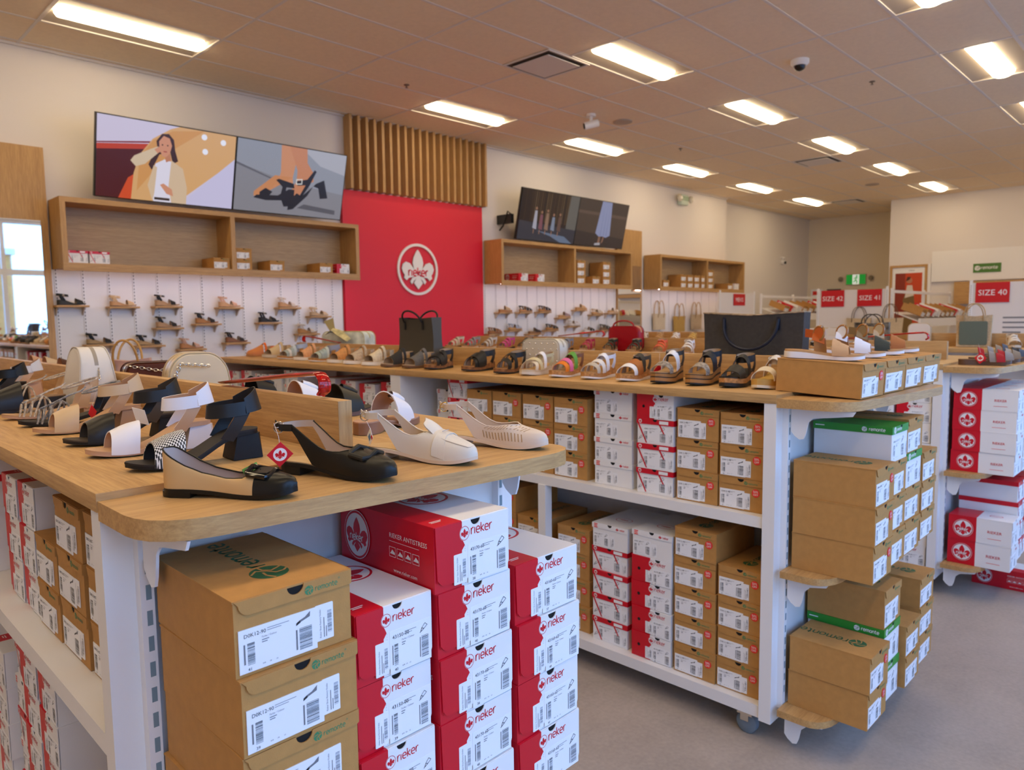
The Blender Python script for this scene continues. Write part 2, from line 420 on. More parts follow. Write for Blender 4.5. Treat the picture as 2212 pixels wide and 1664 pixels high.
def brown_box(W, D, Hh, code='D0K12-90', size='41', price=True, stick=False, top=True):
    """hinged brown shoe box: front faces -y, centred on x, base at z=0"""
    def build():
        body, lid, hole, lab, pr, st = MB(), MB(), MB(), MB(), MB(), MB()
        x0, x1 = -W / 2, W / 2
        body.box((x0 + .0015, 0.0012, 0), (x1 - .0015, D, Hh - .003), CARD)
        lid.box((x0, 0, Hh - .003), (x1, D + .001, Hh), CARD)
        fr = Fr((0, 0.0, 0), (1, 0, 0), (0, 0, 1))
        fl = .21 * Hh
        lid.prism(fr, flap_pts(x0 + .002, x1, Hh - fl, Hh - .001, 0.0, .072 * W, .085 * W, .004), 0, .002, CARD)
        lid.box((x1 - .001, 0.0, Hh - fl), (x1 + .0008, D * .96, Hh), CARD)
        hole.poly(fr, half_disc(0.0, Hh - .0012, .074 * W), HOLE_SHADE, -.0006)
        f2 = Fr((0, -.002, 0), (1, 0, 0), (0, 0, 1))
        swirl(lid, f2, x0 + .615 * W, Hh - .60 * fl, .038 * W, GREEN, CARD)
        e = lid.word(f2, x0 + .67 * W, Hh - .76 * fl, .0295 * W, 'remonte', GREEN, .0003, wt=.2)
        lid.ring(f2, e + .002, Hh - .35 * fl, .0009, .0015, GREEN, .0003, n=10)
        if top:
            ft = Fr((0, 0, Hh), (0, 1, 0), (-1, 0, 0))
            swirl(lid, ft, .27 * D, 0, .155 * W, mat('2F5F38', .6), CARD)
            lid.word(ft, .40 * D, -.065 * W, .128 * W, 'remonte', mat('2F5F38', .6), .0003, wt=.2)
            f4 = Fr((x0 + .12 * W, .06 * D, Hh), (-.0, 1, 0), (-1, 0, 0))
        lw, lh = (.545 if stick else .64) * W, .565 * Hh
        fl_ = Fr((x0 + .035 * W, -.0008, .045 * Hh), (1, 0, 0), (0, 0, 1))
        lab.prism(fl_, [(0, 0), (lw, 0), (lw, lh), (0, lh)], -.0016, 0, PAPER)
        label_art(lab, fl_, lw, lh, code, size)
        if price:
            pw = (.13 if stick else .16) * W
            fp = Fr((x0 + .035 * W + lw * .985, -.0006, (.06 if stick else .12) * Hh), (1, 0, 0), (0, 0, 1))
            pr.prism(fp, rr(0, 0, pw, .50 * Hh, .008 * W), -.0013, 0, PAPER); price_art(pr, fp, pw, .50 * Hh)
        if stick:
            fs = Fr((x0 + .825 * W, -.0008, .60 * Hh), (1, 0, 0), (0, 0, 1))
            n = 22; st.prism(fs, [(.085 * W * math.cos(2 * PI * i / n), .085 * W * math.sin(2 * PI * i / n)) for i in range(n)], -.0016, 0, STICK)
            st.text(fs, 0, .008 * W, .065 * W, '50%', PAPER, .0004, True); st.text(fs, 0, -.05 * W, .06 * W, 'OFF', PAPER, .0004, True)
        return stdparts(body, lid, hole, None, lab, None, pr if price else None, st if stick else None)
    return build
def lily_box(W, D, Hh, code='43170-60', size='38', near=True, half=False):
    """hinged red and white shoe box with the lily mark"""
    def build():
        body, lid, hole, lab, pr = MB(), MB(), MB(), MB(), MB()
        x0, x1 = -W / 2, W / 2; xr = x0 + (.48 if half else .35) * W; sh = .13 * W if half else 0
        body.box((x0 + .001, .0012, 0), (xr, D, Hh - .003), RED)
        body.box((xr, .0012, 0), (x1 - .001, D, Hh - .003), BOXW)
        lid.box((x0, 0, Hh - .003), (xr, D, Hh), RED); lid.box((xr, 0, Hh - .003), (x1, D, Hh), BOXW)
        fr = Fr((0, 0, 0), (1, 0, 0), (0, 0, 1))
        xs = x0 + .385 * W + sh; c = .1 * W
        # front flap: red part with rounded lower corner, stepped edge, white part with notch
        pts = [(x0 + .002, Hh - .001), (x0 + .004, .5 * Hh), (x0 + .03 * W, c)]
        pts += [(x0 + .03 * W + c + c * math.cos(PI + PI / 2 * i / 5), .012 + c + c * math.sin(PI + PI / 2 * i / 5)) for i in range(1, 6)]
        pts += [(xr - .005 * W, .012), (xr - .005 * W, .55 * Hh), (xs, .62 * Hh), (xr, .72 * Hh), (xr, Hh - .001)]
        lid.prism(fr, pts, 0, .0018, RED)
        hx = x0 + .53 * W + sh
        wp = [(xr, Hh - .001), (xr, .72 * Hh), (xs, .62 * Hh), (xr - .005 * W, .55 * Hh), (xr - .005 * W, .012), (x1 - .004, .012), (x1 - .001, .02), (x1 - .001, Hh - .001)] + list(reversed(half_disc(hx, Hh - .001, .066 * W)))
        lid.prism(fr, wp, 0, .0018, BOXW)
        hole.poly(fr, half_disc(hx, Hh - .0012, .07 * W), HOLE_SHADE, -.0006)
        f2 = Fr((0, -.0018, 0), (1, 0, 0), (0, 0, 1))
        cx, cz = xs - .005 * W, .80 * Hh
        lid.disc(f2, cx, cz, .066 * W, BOXW, .0003, ry=.074 * W); lid.ring(f2, cx, cz, .059 * W, .064 * W, RED, .0006, 1.12)
        fleur(lid, f2.sub(cx, cz), .056 * W, RED, .0006)
        lid.word(f2, x0 + .47 * W + sh, .755 * Hh, (.064 if not half else .058) * W, 'rieker', RED, .0005, wt=.165)
        if half: hole.disc(f2, x0 + .2 * W, .5 * Hh, .035 * W, HOLE_SHADE, .0004)
        # perforation dots
        for i in range(16): lid.disc(f2, xr + .035 * W, (.04 + .6 * i / 16) * Hh, .003 * W, GREYINK, .0003, n=6)
        # left side: crest, words, icons
        fs = Fr((x0 - .0004, D, 0), (0, -1, 0), (0, 0, 1))
        crest(body, fs, .20 * D, .52 * Hh, .36 * Hh, RED, BOXW, ky=1.12)
        if near:
            body.text(fs, .56 * D, .66 * Hh, .105 * Hh, 'RIEKER ANTISTRESS', BOXW, .0004)
            body.rect(fs, .56 * D, .60 * Hh, .86 * D, .606 * Hh, BOXW, .0004)
            for i in range(4):
                q = (.56 + .079 * i) * D; s_ = .062 * D
                body.stroke(fs, [(q, .36 * Hh), (q + s_, .36 * Hh), (q + s_, .36 * Hh + s_), (q, .36 * Hh + s_), (q, .36 * Hh)], .0008, BOXW, .0004)
                body.poly(fs, [(q + .1 * s_, .36 * Hh + .3 * s_), (q + .9 * s_, .36 * Hh + .25 * s_), (q + .9 * s_, .36 * Hh + .45 * s_), (q + .5 * s_, .36 * Hh + .75 * s_), (q + .3 * s_, .36 * Hh + .5 * s_)], BOXW, .0004)
            body.text(fs, .60 * D, .13 * Hh, .085 * Hh, 'www.rieker.com', BOXW, .0004)
        ft = Fr((0, 0, Hh), (0, 1, 0), (-1, 0, 0))
        f5 = ft.sub(.62 * D, -.17 * W, PI)
        lid.ring(f5, 0, 0, .25 * W, .28 * W, RED, .0003, 1.0); fleur(lid, f5.sub(0, 0), .27 * W, RED, .0003)
        lid.word(f5, 0, -.06 * W, .055 * W, 'rieker', BOXW, .0006, wt=.24, center=True)
        lid.lines(Fr((x0 + .08 * W, .10 * D, Hh), (1, 0, 0), (0, 1, 0)), 0, 0, (.15 * W, .12 * W), .02 * D, .009 * D, BOXW, .0003)
        lw, lh = (.56 * W - sh), .60 * Hh
        fl_ = Fr((x0 + .42 * W + sh, -.0022, .02 * Hh), (1, 0, 0), (0, 0, 1))
        lab.prism(fl_, [(0, 0), (lw, 0), (lw, lh), (0, lh)], -.0012, 0, PAPER); label_art(lab, fl_, lw, lh, code, size, 'slide')
        fp = Fr((x0 + .235 * W + sh, -.0024, .05 * Hh), (1, 0, 0), (0, 0, 1))
        pr.prism(fp, rr(0, 0, .17 * W, .46 * Hh, .01 * W), -.0012, 0, PAPER); price_art(pr, fp, .17 * W, .46 * Hh)
        return stdparts(body, lid, hole, None, lab, None, pr)
    return build
def lid_box(W, D, Hh, style='white'):
    """two-piece box with a lift-off lid: white with red print, white with a red lid and diagonal ribbons, or white with a green lid"""
    def build():
        body, lid, hole, lab, pr = MB(), MB(), MB(), MB(), MB()
        x0, x1 = -W / 2, W / 2; lh_ = .21 * Hh
        lm = {'white': BOXW, 'red': RED, 'green': LIDGREEN}[style]
        body.box((x0 + .003, .003, 0), (x1 - .003, D - .003, Hh - .004), BOXW)
        fr = Fr((0, 0, 0), (1, 0, 0), (0, 0, 1)); hx = 0.0 if style != 'green' else .05 * W
        lid.box((x0, .0012, Hh - lh_), (x1, D, Hh), lm)
        lid.prism(fr, [(x0, Hh), (x0, Hh - lh_), (x1, Hh - lh_), (x1, Hh)] + list(reversed(half_disc(hx, Hh, .06 * W))), -.001, .0003, lm)
        hole.poly(fr, half_disc(hx, Hh - .0006, .062 * W), HOLE_SHADE, -.0004)
        f2 = Fr((0, -.0003, 0), (1, 0, 0), (0, 0, 1)); zc = Hh - .5 * lh_
        fb = Fr((0, .003, 0), (1, 0, 0), (0, 0, 1))
        ft = Fr((0, 0, Hh), (1, 0, 0), (0, 1, 0))
        if style == 'white':
            lid.lines(f2, x0 + .06 * W, zc + .004, (.10 * W, .09 * W, .10 * W), .007, .0045, STICK, .0003)
            fleur(lid, f2.sub(x0 + .71 * W, zc), .045 * W, RED, .0003); lid.word(f2, x0 + .77 * W, zc - .004, .032 * W, 'rieker', RED, .0003, wt=.22)
            lid.ring(ft, 0, .35 * D, .20 * W, .215 * W, RED, .0003, .7); lid.word(ft, 0, .35 * D - .02 * W, .05 * W, 'rieker', RED, .0003, wt=.24, center=True)
            lx, lw, lh = .03 * W, .44 * W, .58 * Hh
        elif style == 'red':
            lid.disc(f2, x0 + .10 * W, zc, .045 * W, BOXW, .0003); fleur(lid, f2.sub(x0 + .10 * W, zc), .04 * W, RED, .0006)
            lid.rect(f2, x0 + .62 * W, zc - .3 * lh_, x0 + .86 * W, zc + .3 * lh_, PAPER, .0003)
            for a, b in ((.02, .25), (.60, .72)):
                body.poly(fb, [(x0 + a * W, .79 * Hh), (x0 + b * W, .04 * Hh if a < .1 else .45 * Hh), (x0 + (b + .035) * W, .04 * Hh if a < .1 else .45 * Hh), (x0 + (a + .045) * W, .79 * Hh)], RED, .0016)
            shoesketch(body, fb, x0 + .05 * W, .15 * Hh, .13 * W, 'slide', .0016)
            lx, lw, lh = .16 * W, .66 * W, .66 * Hh
        else:
            swirl(lid, f2, x0 + .16 * W, zc, .07 * W, PAPER, LIDGREEN); lid.word(f2, x0 + .26 * W, zc - .004, .045 * W, 'remonte', PAPER, .0003, wt=.24)
            fs = Fr((x0 - .0003, D, 0), (0, -1, 0), (0, 0, 1))
            swirl(lid, fs, .66 * D, zc, .34 * lh_, PAPER, LIDGREEN); lid.word(fs, .72 * D, zc - .16 * lh_, .3 * lh_, 'remonte', PAPER, .0003, wt=.22)
            lid.lines(fs, .03 * D, zc, (.12 * D,), .01, .12 * lh_, PAPER, .0003)
            lx, lw, lh = .08 * W, .74 * W, .62 * Hh
        fl_ = Fr((x0 + lx, .0026, .05 * Hh), (1, 0, 0), (0, 0, 1))
        lab.prism(fl_, [(0, 0), (lw, 0), (lw, lh), (0, lh)], -.0012, 0, PAPER); label_art(lab, fl_, lw, lh, '62061-16', '39', 'slide')
        fp = Fr((x0 + lx + lw + .01 * W, .0026, .06 * Hh), (1, 0, 0), (0, 0, 1))
        pr.prism(fp, rr(0, 0, .13 * W, .5 * Hh, .008 * W), -.0012, 0, PAPER); price_art(pr, fp, .13 * W, .5 * Hh)
        return stdparts(body, lid, hole, None, lab, None, pr)
    return build
def crest_box(W, D, Hh):
    """red and white box whose long side shows a red panel with a round crest and a white panel with red words"""
    def build():
        body, lid, hole, lab = MB(), MB(), MB(), MB()
        x0, x1 = -W / 2, W / 2; yr = D * .55
        for a, b, z0, z1, mb in ((.0012, yr, 0, Hh - .003, BOXW), (yr, D, 0, Hh - .003, RED)): body.box((x0 + .001, a, z0), (x1 - .001, b, z1), mb)
        lid.box((x0, 0, Hh - .003), (x1, yr, Hh), BOXW); lid.box((x0, yr, Hh - .003), (x1, D, Hh), RED)
        fr = Fr((0, 0, 0), (1, 0, 0), (0, 0, 1))
        lid.prism(fr, flap_pts(x0 + .002, x1, Hh * .66, Hh - .001, 0, .062 * W, .07 * W, .01), 0, .002, BOXW)
        hole.poly(fr, half_disc(0, Hh - .0012, .065 * W), HOLE_SHADE, -.0006)
        fs = Fr((x0 - .0004, D, 0), (0, -1, 0), (0, 0, 1))
        crest(body, fs, .24 * D, .5 * Hh, .36 * Hh, RED, BOXW, ky=1.0)
        body.text(fs, .735 * D, .44 * Hh, .16 * Hh, 'RIEKER', RED, .0003, True)
        body.rect(fs, .63 * D, .22 * Hh, .84 * D, .235 * Hh, STICK, .0003)
        f2 = Fr((0, -.002, 0), (1, 0, 0), (0, 0, 1)); lid.word(f2, x0 + .55 * W, .74 * Hh, .05 * W, 'rieker', RED, .0004, wt=.22)
        ft = Fr((0, 0, Hh), (0, 1, 0), (-1, 0, 0)); lid.ring(ft, .3 * D, 0, .15 * W, .17 * W, RED, .0003, .8); lid.word(ft, .3 * D, -.02 * W, .05 * W, 'rieker', RED, .0003, center=True)
        lw, lh = .62 * W, .56 * Hh
        fl_ = Fr((x0 + .06 * W, -.0008, .04 * Hh), (1, 0, 0), (0, 0, 1))
        lab.prism(fl_, [(0, 0), (lw, 0), (lw, lh), (0, lh)], -.0016, 0, PAPER); label_art(lab, fl_, lw, lh, '45973-60', '40', 'slide')
        return stdparts(body, lid, hole, None, lab)
    return build
BD = {'brown': 'brown shoe box', 'lily': 'red-white lily shoe box', 'white': 'white lidded shoe box', 'red': 'red-lidded shoe box', 'green': 'green-lidded shoe box', 'crest': 'red-white crest shoe box'}
def box(kind, loc, rz, label, group, W=.178, D=.31, Hh=.117, scale=None, **kw):
    f = {'brown': brown_box, 'lily': lily_box, 'crest': crest_box}.get(kind)
    b = f(W, D, Hh, **kw) if f else lid_box(W, D, Hh, kind)
    key = ('box', kind, W, D, Hh) + tuple(sorted(kw.items()))
    return place(key, 'shoe_box', b, label, 'shoe box', (loc[0], loc[1], loc[2] + .0008), rz, group, scale)
def stack(kinds, x, y, z, rz, where, group, W=.178, D=.31, Hh=.117, jit=.004, **kw):
    """kinds from the bottom up; each box is its own thing"""
    n = len(kinds)
    for i, k in enumerate(kinds):
        j = random.uniform(-jit, jit); a = random.uniform(-.012, .012) if i else 0
        opts = dict(kw)
        if k.endswith('*'): k = k[:-1]; opts['stick' if k == 'brown' else 'half'] = True
        pos = 'bottom' if i == 0 else ORD[n - 1 - i]
        lab = f'{BD[k]}, {pos}, {where}'
        loc = (x + j, y + j, z + i * Hh)
        box(k, loc, rz + a, lab, group, W, D, Hh - .0004, **(opts if k in ('brown', 'lily', 'crest') else {}))
# ------------------------------------------------------------------ shoes: local x runs heel (0) to toe (L), y across, z up
FOOT = [(0, 0), (.004, .007), (.015, .0135), (.04, .021), (.08, .0265), (.14, .0295), (.25, .029), (.40, .0275), (.50, .030), (.60, .0345), (.70, .0382), (.78, .0385), (.85, .036), (.90, .032), (.94, .026), (.97, .0185), (.988, .0115), (.996, .006), (1, 0)]
POINT = [(0, 0), (.004, .007), (.015, .0135), (.04, .021), (.08, .0262), (.14, .0288), (.25, .028), (.40, .027), (.50, .030), (.60, .034), (.68, .0362), (.76, .0345), (.83, .0305), (.88, .0265), (.92, .0222), (.95, .018), (.975, .013), (.99, .0085), (.997, .0045), (1, 0)]
US = [0, .004, .012, .025, .045, .075, .11, .15, .20, .26, .32, .38, .44, .50, .56, .62, .67, .72, .77, .82, .865, .90, .93, .953, .97, .983, .992, .997, 1]
def leather(h, rough=.38): return mat(h, rough + .02, bump=.06, bscale=900, spec=.3, name='leather_' + h)
def mesh_fabric(h): return mat(h, .8, bump=.5, bscale=700, var=.15, name='fabric_' + h)
def glitter(h): return mat(h, .22, metal=.7, bump=1.0, bscale=1500, var=.5, name='glitter_' + h)
class Last:
    """foot bed shape shared by all shoes"""
    def __init__(s, L=.245, wk=1.0, heel=.05, plat=.012, table=FOOT, spring=.008, side=1):
        s.L, s.wk, s.h, s.p, s.t, s.sp, s.side = L, wk, heel, plat, table, spring, side
    def hw(s, u): return tab(s.t, u) * s.wk * s.L / .245
    def c(s, u): return s.side * (.007 * math.sin(PI * u) - .008 * sm((u - .6) / .4))
    def spr(s, u): return s.sp * max(0, (u - .72) / .28) ** 2
    def zt(s, u): return s.p + (s.h - s.p) * (1 - sm((u - .16) / .50)) + s.spr(u)
    def slab(s, mb, zlo, zhi, mside, mtop, mbot, grow=0.0, us=US):
        L, Rr = [], []
        for u in us:
            w = s.hw(u); w = w + grow if 0 < u < 1 else 0
            x = u * s.L + (grow if u == 1 else (-grow if u == 0 else 0))
            L.append((x, s.c(u) + w, u)); Rr.append((x, s.c(u) - w, u))
        n = len(us); V = []
        for q in (L, Rr):
            for f in (zlo, zhi): V += [(a, b, f(u)) for a, b, u in q]
        l0, l1, r0, r1 = 0, n, 2 * n, 3 * n; sd, tp, bt = [], [], []
        for i in range(n - 1):
            sd += [(l0 + i + 1, l0 + i, l1 + i, l1 + i + 1), (r0 + i, r0 + i + 1, r1 + i + 1, r1 + i)]
            tp.append((r1 + i, r1 + i + 1, l1 + i + 1, l1 + i)); bt.append((l0 + i, l0 + i + 1, r0 + i + 1, r0 + i))
        mb.add(V, sd, mside); mb.add(V, tp, mtop); mb.add(V, bt, mbot)
    def arch(s, mb, u, wd, ht, m, inner=None, skew=0.0, lean=.25, t=.0022, u2=None, a0=0.0, a1=PI, gap=.003, n=15, sink=.004, pw=.8):
        """strap over the foot from side to side"""
        pts, wdr = [], []
        for i in range(n):
            a = a0 + (a1 - a0) * i / (n - 1)
            uu = u if u2 is None else u + (u2 - u) * i / (n - 1)
            w = s.hw(uu) + gap; sn = math.sin(a) ** pw if math.sin(a) > 0 else 0
            pts.append((uu * s.L + skew * math.cos(a) - lean * ht * sn, s.c(uu) + w * math.cos(a), s.zt(uu) - sink + (ht + sink) * sn))
            wdr.append((1, 0, -.42 * sn - (s.zt(uu - .03) - s.zt(uu + .03)) / (.06 * s.L) * (1 - sn)))
        mb.band(pts, wdr, wd, t, m, inner=inner or m)
    def vamp(s, mb, u0, u1, h0, h1, m, inner, n=6, k=14, lean=.16, t=.0024):
        """broad band over the toes, lower at its front edge"""
        R_, I_ = [], []
        for i in range(n):
            f = i / (n - 1); u = u0 + (u1 - u0) * f; h_ = h0 + (h1 - h0) * f + .004 * math.sin(PI * f)
            for L_, d in ((R_, t), (I_, 0)):
                L_.append([(u * s.L - lean * h_ * math.sin(PI * a / k) ** 1.2, s.c(u) + (s.hw(u) + .001 + d) * math.cos(PI * a / k), s.zt(u) - .006 + (h_ + .006 + d) * math.sin(PI * a / k) ** .78) for a in range(k + 1)])
        mb.loft(R_, m, closed=False); mb.loft(list(reversed(I_)), inner, closed=False)
        for q in (0, -1): mb.loft([R_[q], I_[q]] if q == -1 else [I_[q], R_[q]], m, closed=False)
    def ring(s, mb, xc, z, rx, ry, wd, m, inner=None, tilt=.012, t=.0022, a0=0, a1=2 * PI, n=28, flare=0.0):
        pts, wdr = [], []
        loop = abs(a1 - a0 - 2 * PI) < 1e-6
        for i in range(n if loop else n + 1):
            a = a0 + (a1 - a0) * i / n
            pts.append((xc + rx * math.cos(a), s.c(.15) + ry * math.sin(a), z - tilt * math.cos(a)))
            wdr.append((flare * math.cos(a), flare * math.sin(a), 1))
        mb.band(pts, wdr, wd, t, m, loop=loop, inner=inner or m)
    def side_post(s, mb, u, top, m, wd=(.03, .022), sides=(1, -1), inner=None, t=.002):
        for q in sides:
            p0 = Vector((u * s.L, s.c(u) + q * (s.hw(u) + .002), s.zt(u) - .006)); p2 = Vector((top[0], s.c(.15) + q * top[1], top[2]))
            pts = []; ws = []
            for i in range(6):
                f = i / 5; pts.append(p0.lerp(p2, f) + Vector((0, q * .004 * math.sin(PI * f), 0))); ws.append(wd[0] + (wd[1] - wd[0]) * f)
            mb.band(pts, (1, 0, .35), ws, -t * q, m, inner=inner or m)
def hang_tag(pos, rz=0.0, k=1.0, hexc='D3122A'):
    """small red diamond tag with the lily mark on a thread"""
    mb = MB(); c, q = math.cos(rz), math.sin(rz)
    fr = Fr(pos, (c, q, 0), (0.06, 0.02, 1)).sub(0, 0, PI / 4, k)
    mb.prism(fr, [(-.015, -.015), (.015, -.015), (.015, .015), (-.015, .015)], -.0008, 0, mat(hexc, .4))
    f2 = fr.sub(0, 0, -PI / 4); mb.disc(f2, 0, 0, .011, PAPER, .0004); fleur(mb, f2, .0095, RED, .0007)
    mb.tube([Vector(pos) + Vector((0, 0, .018 * k)), Vector(pos) + Vector((-.004, .002, .03 * k)), Vector(pos) + Vector((-.012, .0, .052 * k))], .0004, PAPER, 5)
    return mb
def buckle(pos, r=.009, m=None, nx=(1, 0, 0), nz=(0, 0, 1)):
    mb = MB(); f = Fr(pos, nx, nz)
    mb.tube([f.p(r * 1.0 * math.cos(a), r * 1.25 * math.sin(a)) for a in [2 * PI * i / 18 for i in range(18)]], .0012, m or CHROME, 6, loop=True)
    mb.tube([f.p(-r, 0, .001), f.p(r * .9, 0, .002)], .0008, m or CHROME, 6)
    return mb
class Shell:
    """closed upper: opening half-width o(u) and height ht(u) above the foot bed, built outside and lined inside"""
    def __init__(s, last, o, ht, u0=0.0, grow=.0025, pw=(.72, .9), vlow=None):
        s.l, s.o, s.ht, s.u0, s.g, s.pw, s.vl = last, o, ht, u0, grow, pw, vlow
    def P(s, u, v, side, inset=0.0):
        """v 0 at the sole edge, 1 at the top line (or the ridge)"""
        l = s.l; w = l.hw(u) + (s.g if 0 < u < 1 else 0); w = max(0, w - inset); a = v * PI / 2
        o = tab(s.o, u); h = tab(s.ht, u) - inset * .8 * (1 if o < .02 else 0)
        y = w * (o + (1 - o) * math.cos(a) ** s.pw[0]) if a < PI / 2 - 1e-6 else w * o
        x = u * l.L
        if u >= 1: x += s.g - inset
        if u <= 0: x -= s.g - inset
        return Vector((x, l.c(u) + side * y, l.zt(u) - .002 + (h + .002) * math.sin(a) ** s.pw[1]))
    def build(s, pick, lining, binding=None, nv=9, bind_u=1.0):
        """returns upper MB, lining MB, binding MB"""
        us = [u for u in US if u >= s.u0 - 1e-6]
        if s.u0 > 0 and us[0] > s.u0 + 1e-3: us = [s.u0] + us
        up, ln, bi = MB(), MB(), MB()
        for side in (1, -1):
            for inset, mb in ((0, up), (.0018, ln)):
                g = [[s.P(u, (lambda a: a + (1 - a) * j / nv)(tab(s.vl, u) if s.vl else 0.0), side, inset) for j in range(nv + 1)] for u in us]
                for i in range(len(us) - 1):
                    for j in range(nv):
                        q = [g[i][j], g[i + 1][j], g[i + 1][j + 1], g[i][j + 1]]
                        if (side == -1) == (inset == 0): pass
                        else: q.reverse()
                        m = pick((us[i] + us[i + 1]) / 2, (j + .5) / nv) if inset == 0 else lining
                        mb.face(q, m)
            top = [s.P(u, 1, side) for u in us if tab(s.o, u) > .015]
            if len(top) > 2 and binding: bi.tube(top, .0016, binding, 6)
        merge(up); merge(ln)
        return up, ln, bi
def merge(mb, d=1e-5):
    """weld equal points so that shading stays smooth"""
    seen, remap, nv = {}, [], []
    for v in mb.v:
        k = (round(v[0] / d), round(v[1] / d), round(v[2] / d))
        if k not in seen: seen[k] = len(nv); nv.append(v)
        remap.append(seen[k])
    nf, nm = [], []
    for f, m in zip(mb.f, mb.mi):
        q = []
        for i in f:
            if remap[i] not in q: q.append(remap[i])
        if len(q) > 2: nf.append(tuple(q)); nm.append(m)
    mb.v, mb.f, mb.mi = nv, nf, nm

def ballet_flat():
    """nude ballet flat with black toe cap, black binding and a black buckle ornament"""
    l = Last(.255, 1.0, .017, .009, POINT, .011); nude, blk = leather('CBA46E', .42), leather('15130F', .3)
    lin_ = mat('B7A59B', .8)
    o = [(0, .9), (.06, .86), (.2, .84), (.4, .82), (.55, .76), (.63, .62), (.68, .40), (.715, 0.0), (1, 0)]
    ht = [(0, .070), (.03, .069), (.1, .056), (.2, .041), (.32, .030), (.5, .024), (.62, .026), (.70, .038), (.76, .038), (.86, .032), (.94, .025), (.98, .018), (1, .008)]
    sh = Shell(l, o, ht)
    up, ln, bi = sh.build(lambda u, v: blk if u > .705 else nude, lin_, blk)
    bi.tube([sh.P(.715, 1, 1), sh.P(.72, .97, 1), sh.P(.715, 1, -1)], .0016, blk, 6)
    bi.tube([sh.P(u, .02, sd) for sd in (1,) for u in (.001, .001)] + [sh.P(0.0, v, 1) for v in (.1, .4, .7, 1)], .002, blk, 6)
    so = MB(); l.slab(so, lambda u: l.zt(u) - .009, lambda u: l.zt(u) - .001, blk, blk, blk, .003)
    fb = MB(); l.slab(fb, lambda u: l.zt(u) - .0008, lambda u: l.zt(u) + .0006, lin_, lin_, lin_, -.001)
    he = MB(); he.prism(Fr((0, 0, 0), (1, 0, 0), (0, 1, 0)), [(-.003, .012), (.004, .022), (.02, .029), (.062, .031), (.062, -.029), (.02, -.027), (.004, -.02), (-.003, -.01)], 0, .010, blk)
    orn = MB(); c = sh.P(.745, 1, 1) + Vector((0, 0, .003)); f = Fr(c, (1, 0, -.16), (0, 1, 0))
    gl = mat('100E0D', .12)
    orn.tube([f.p(a * .021, b * .030, -.004 * abs(b) * 2.2) for a, b in ((1, -.75), (.8, -1), (-.8, -1), (-1, -.75), (-1, 0), (-1, .75), (-.8, 1), (.8, 1), (1, .75), (1, 0))], .0052, gl, 8, loop=True)
    orn.box((c.x - .017, c.y - .026, c.z - .006), (c.x + .017, c.y + .026, c.z - .003), blk)
    leaf = MB(); q = sh.P(.60, 1, 1); gr = mat('3E8A35', .5)
    lf = Fr((q.x + .004, l.c(.62), q.z + .006), (.1, 1, .1), (-.6, 0, .8))
    leaf.prism(lf, [(-.014, -.006), (.034, -.008), (.038, .010), (-.010, .010)], 0, .0006, gr); leaf.rect(lf, -.012, 0, .036, .0015, mat('D8E6C8', .6), .0009)
    return [('upper', up, [('lining', ln), ('binding', bi), ('ornament', orn)]), ('sole', so, [('heel', he), ('insole', fb)]), ('hang_tag', leaf, [])]
def sling_parts(l, sh, u0, hz, mcol, minner, wd=.013):
    """sling strap round the heel from the back edges of the upper"""
    st = MB(); pts = []; N = 17
    a = sh.P(u0 + .004, .98, 1); b = sh.P(u0 + .004, .98, -1)
    for i in range(N):
        f = i / (N - 1); an = PI * f; k = math.sin(an)
        x = a.x * (1 - k) + (-.004) * k if False else a.x - (a.x + .003) * math.sin(an) ** .62
        y = l.c(.1) * k + a.y * (1 - f) * 1.0 + b.y * f
        yy = (a.y - b.y) / 2 * math.cos(an) ** 1 if True else y
        cy = (a.y + b.y) / 2
        sgn = 1 if math.cos(an) >= 0 else -1
        yy = sgn * abs(math.cos(an)) ** .75 * max(.031, 0) if .12 < f < .88 else (a.y - b.y) / 2 * math.cos(an)
        pts.append((x, cy + yy, a.z - .004 + (hz - a.z + .004) * math.sin(an) ** .8))
    st.band(pts, (0, 0, 1), wd, .0024, mcol, inner=minner)
    return st, pts
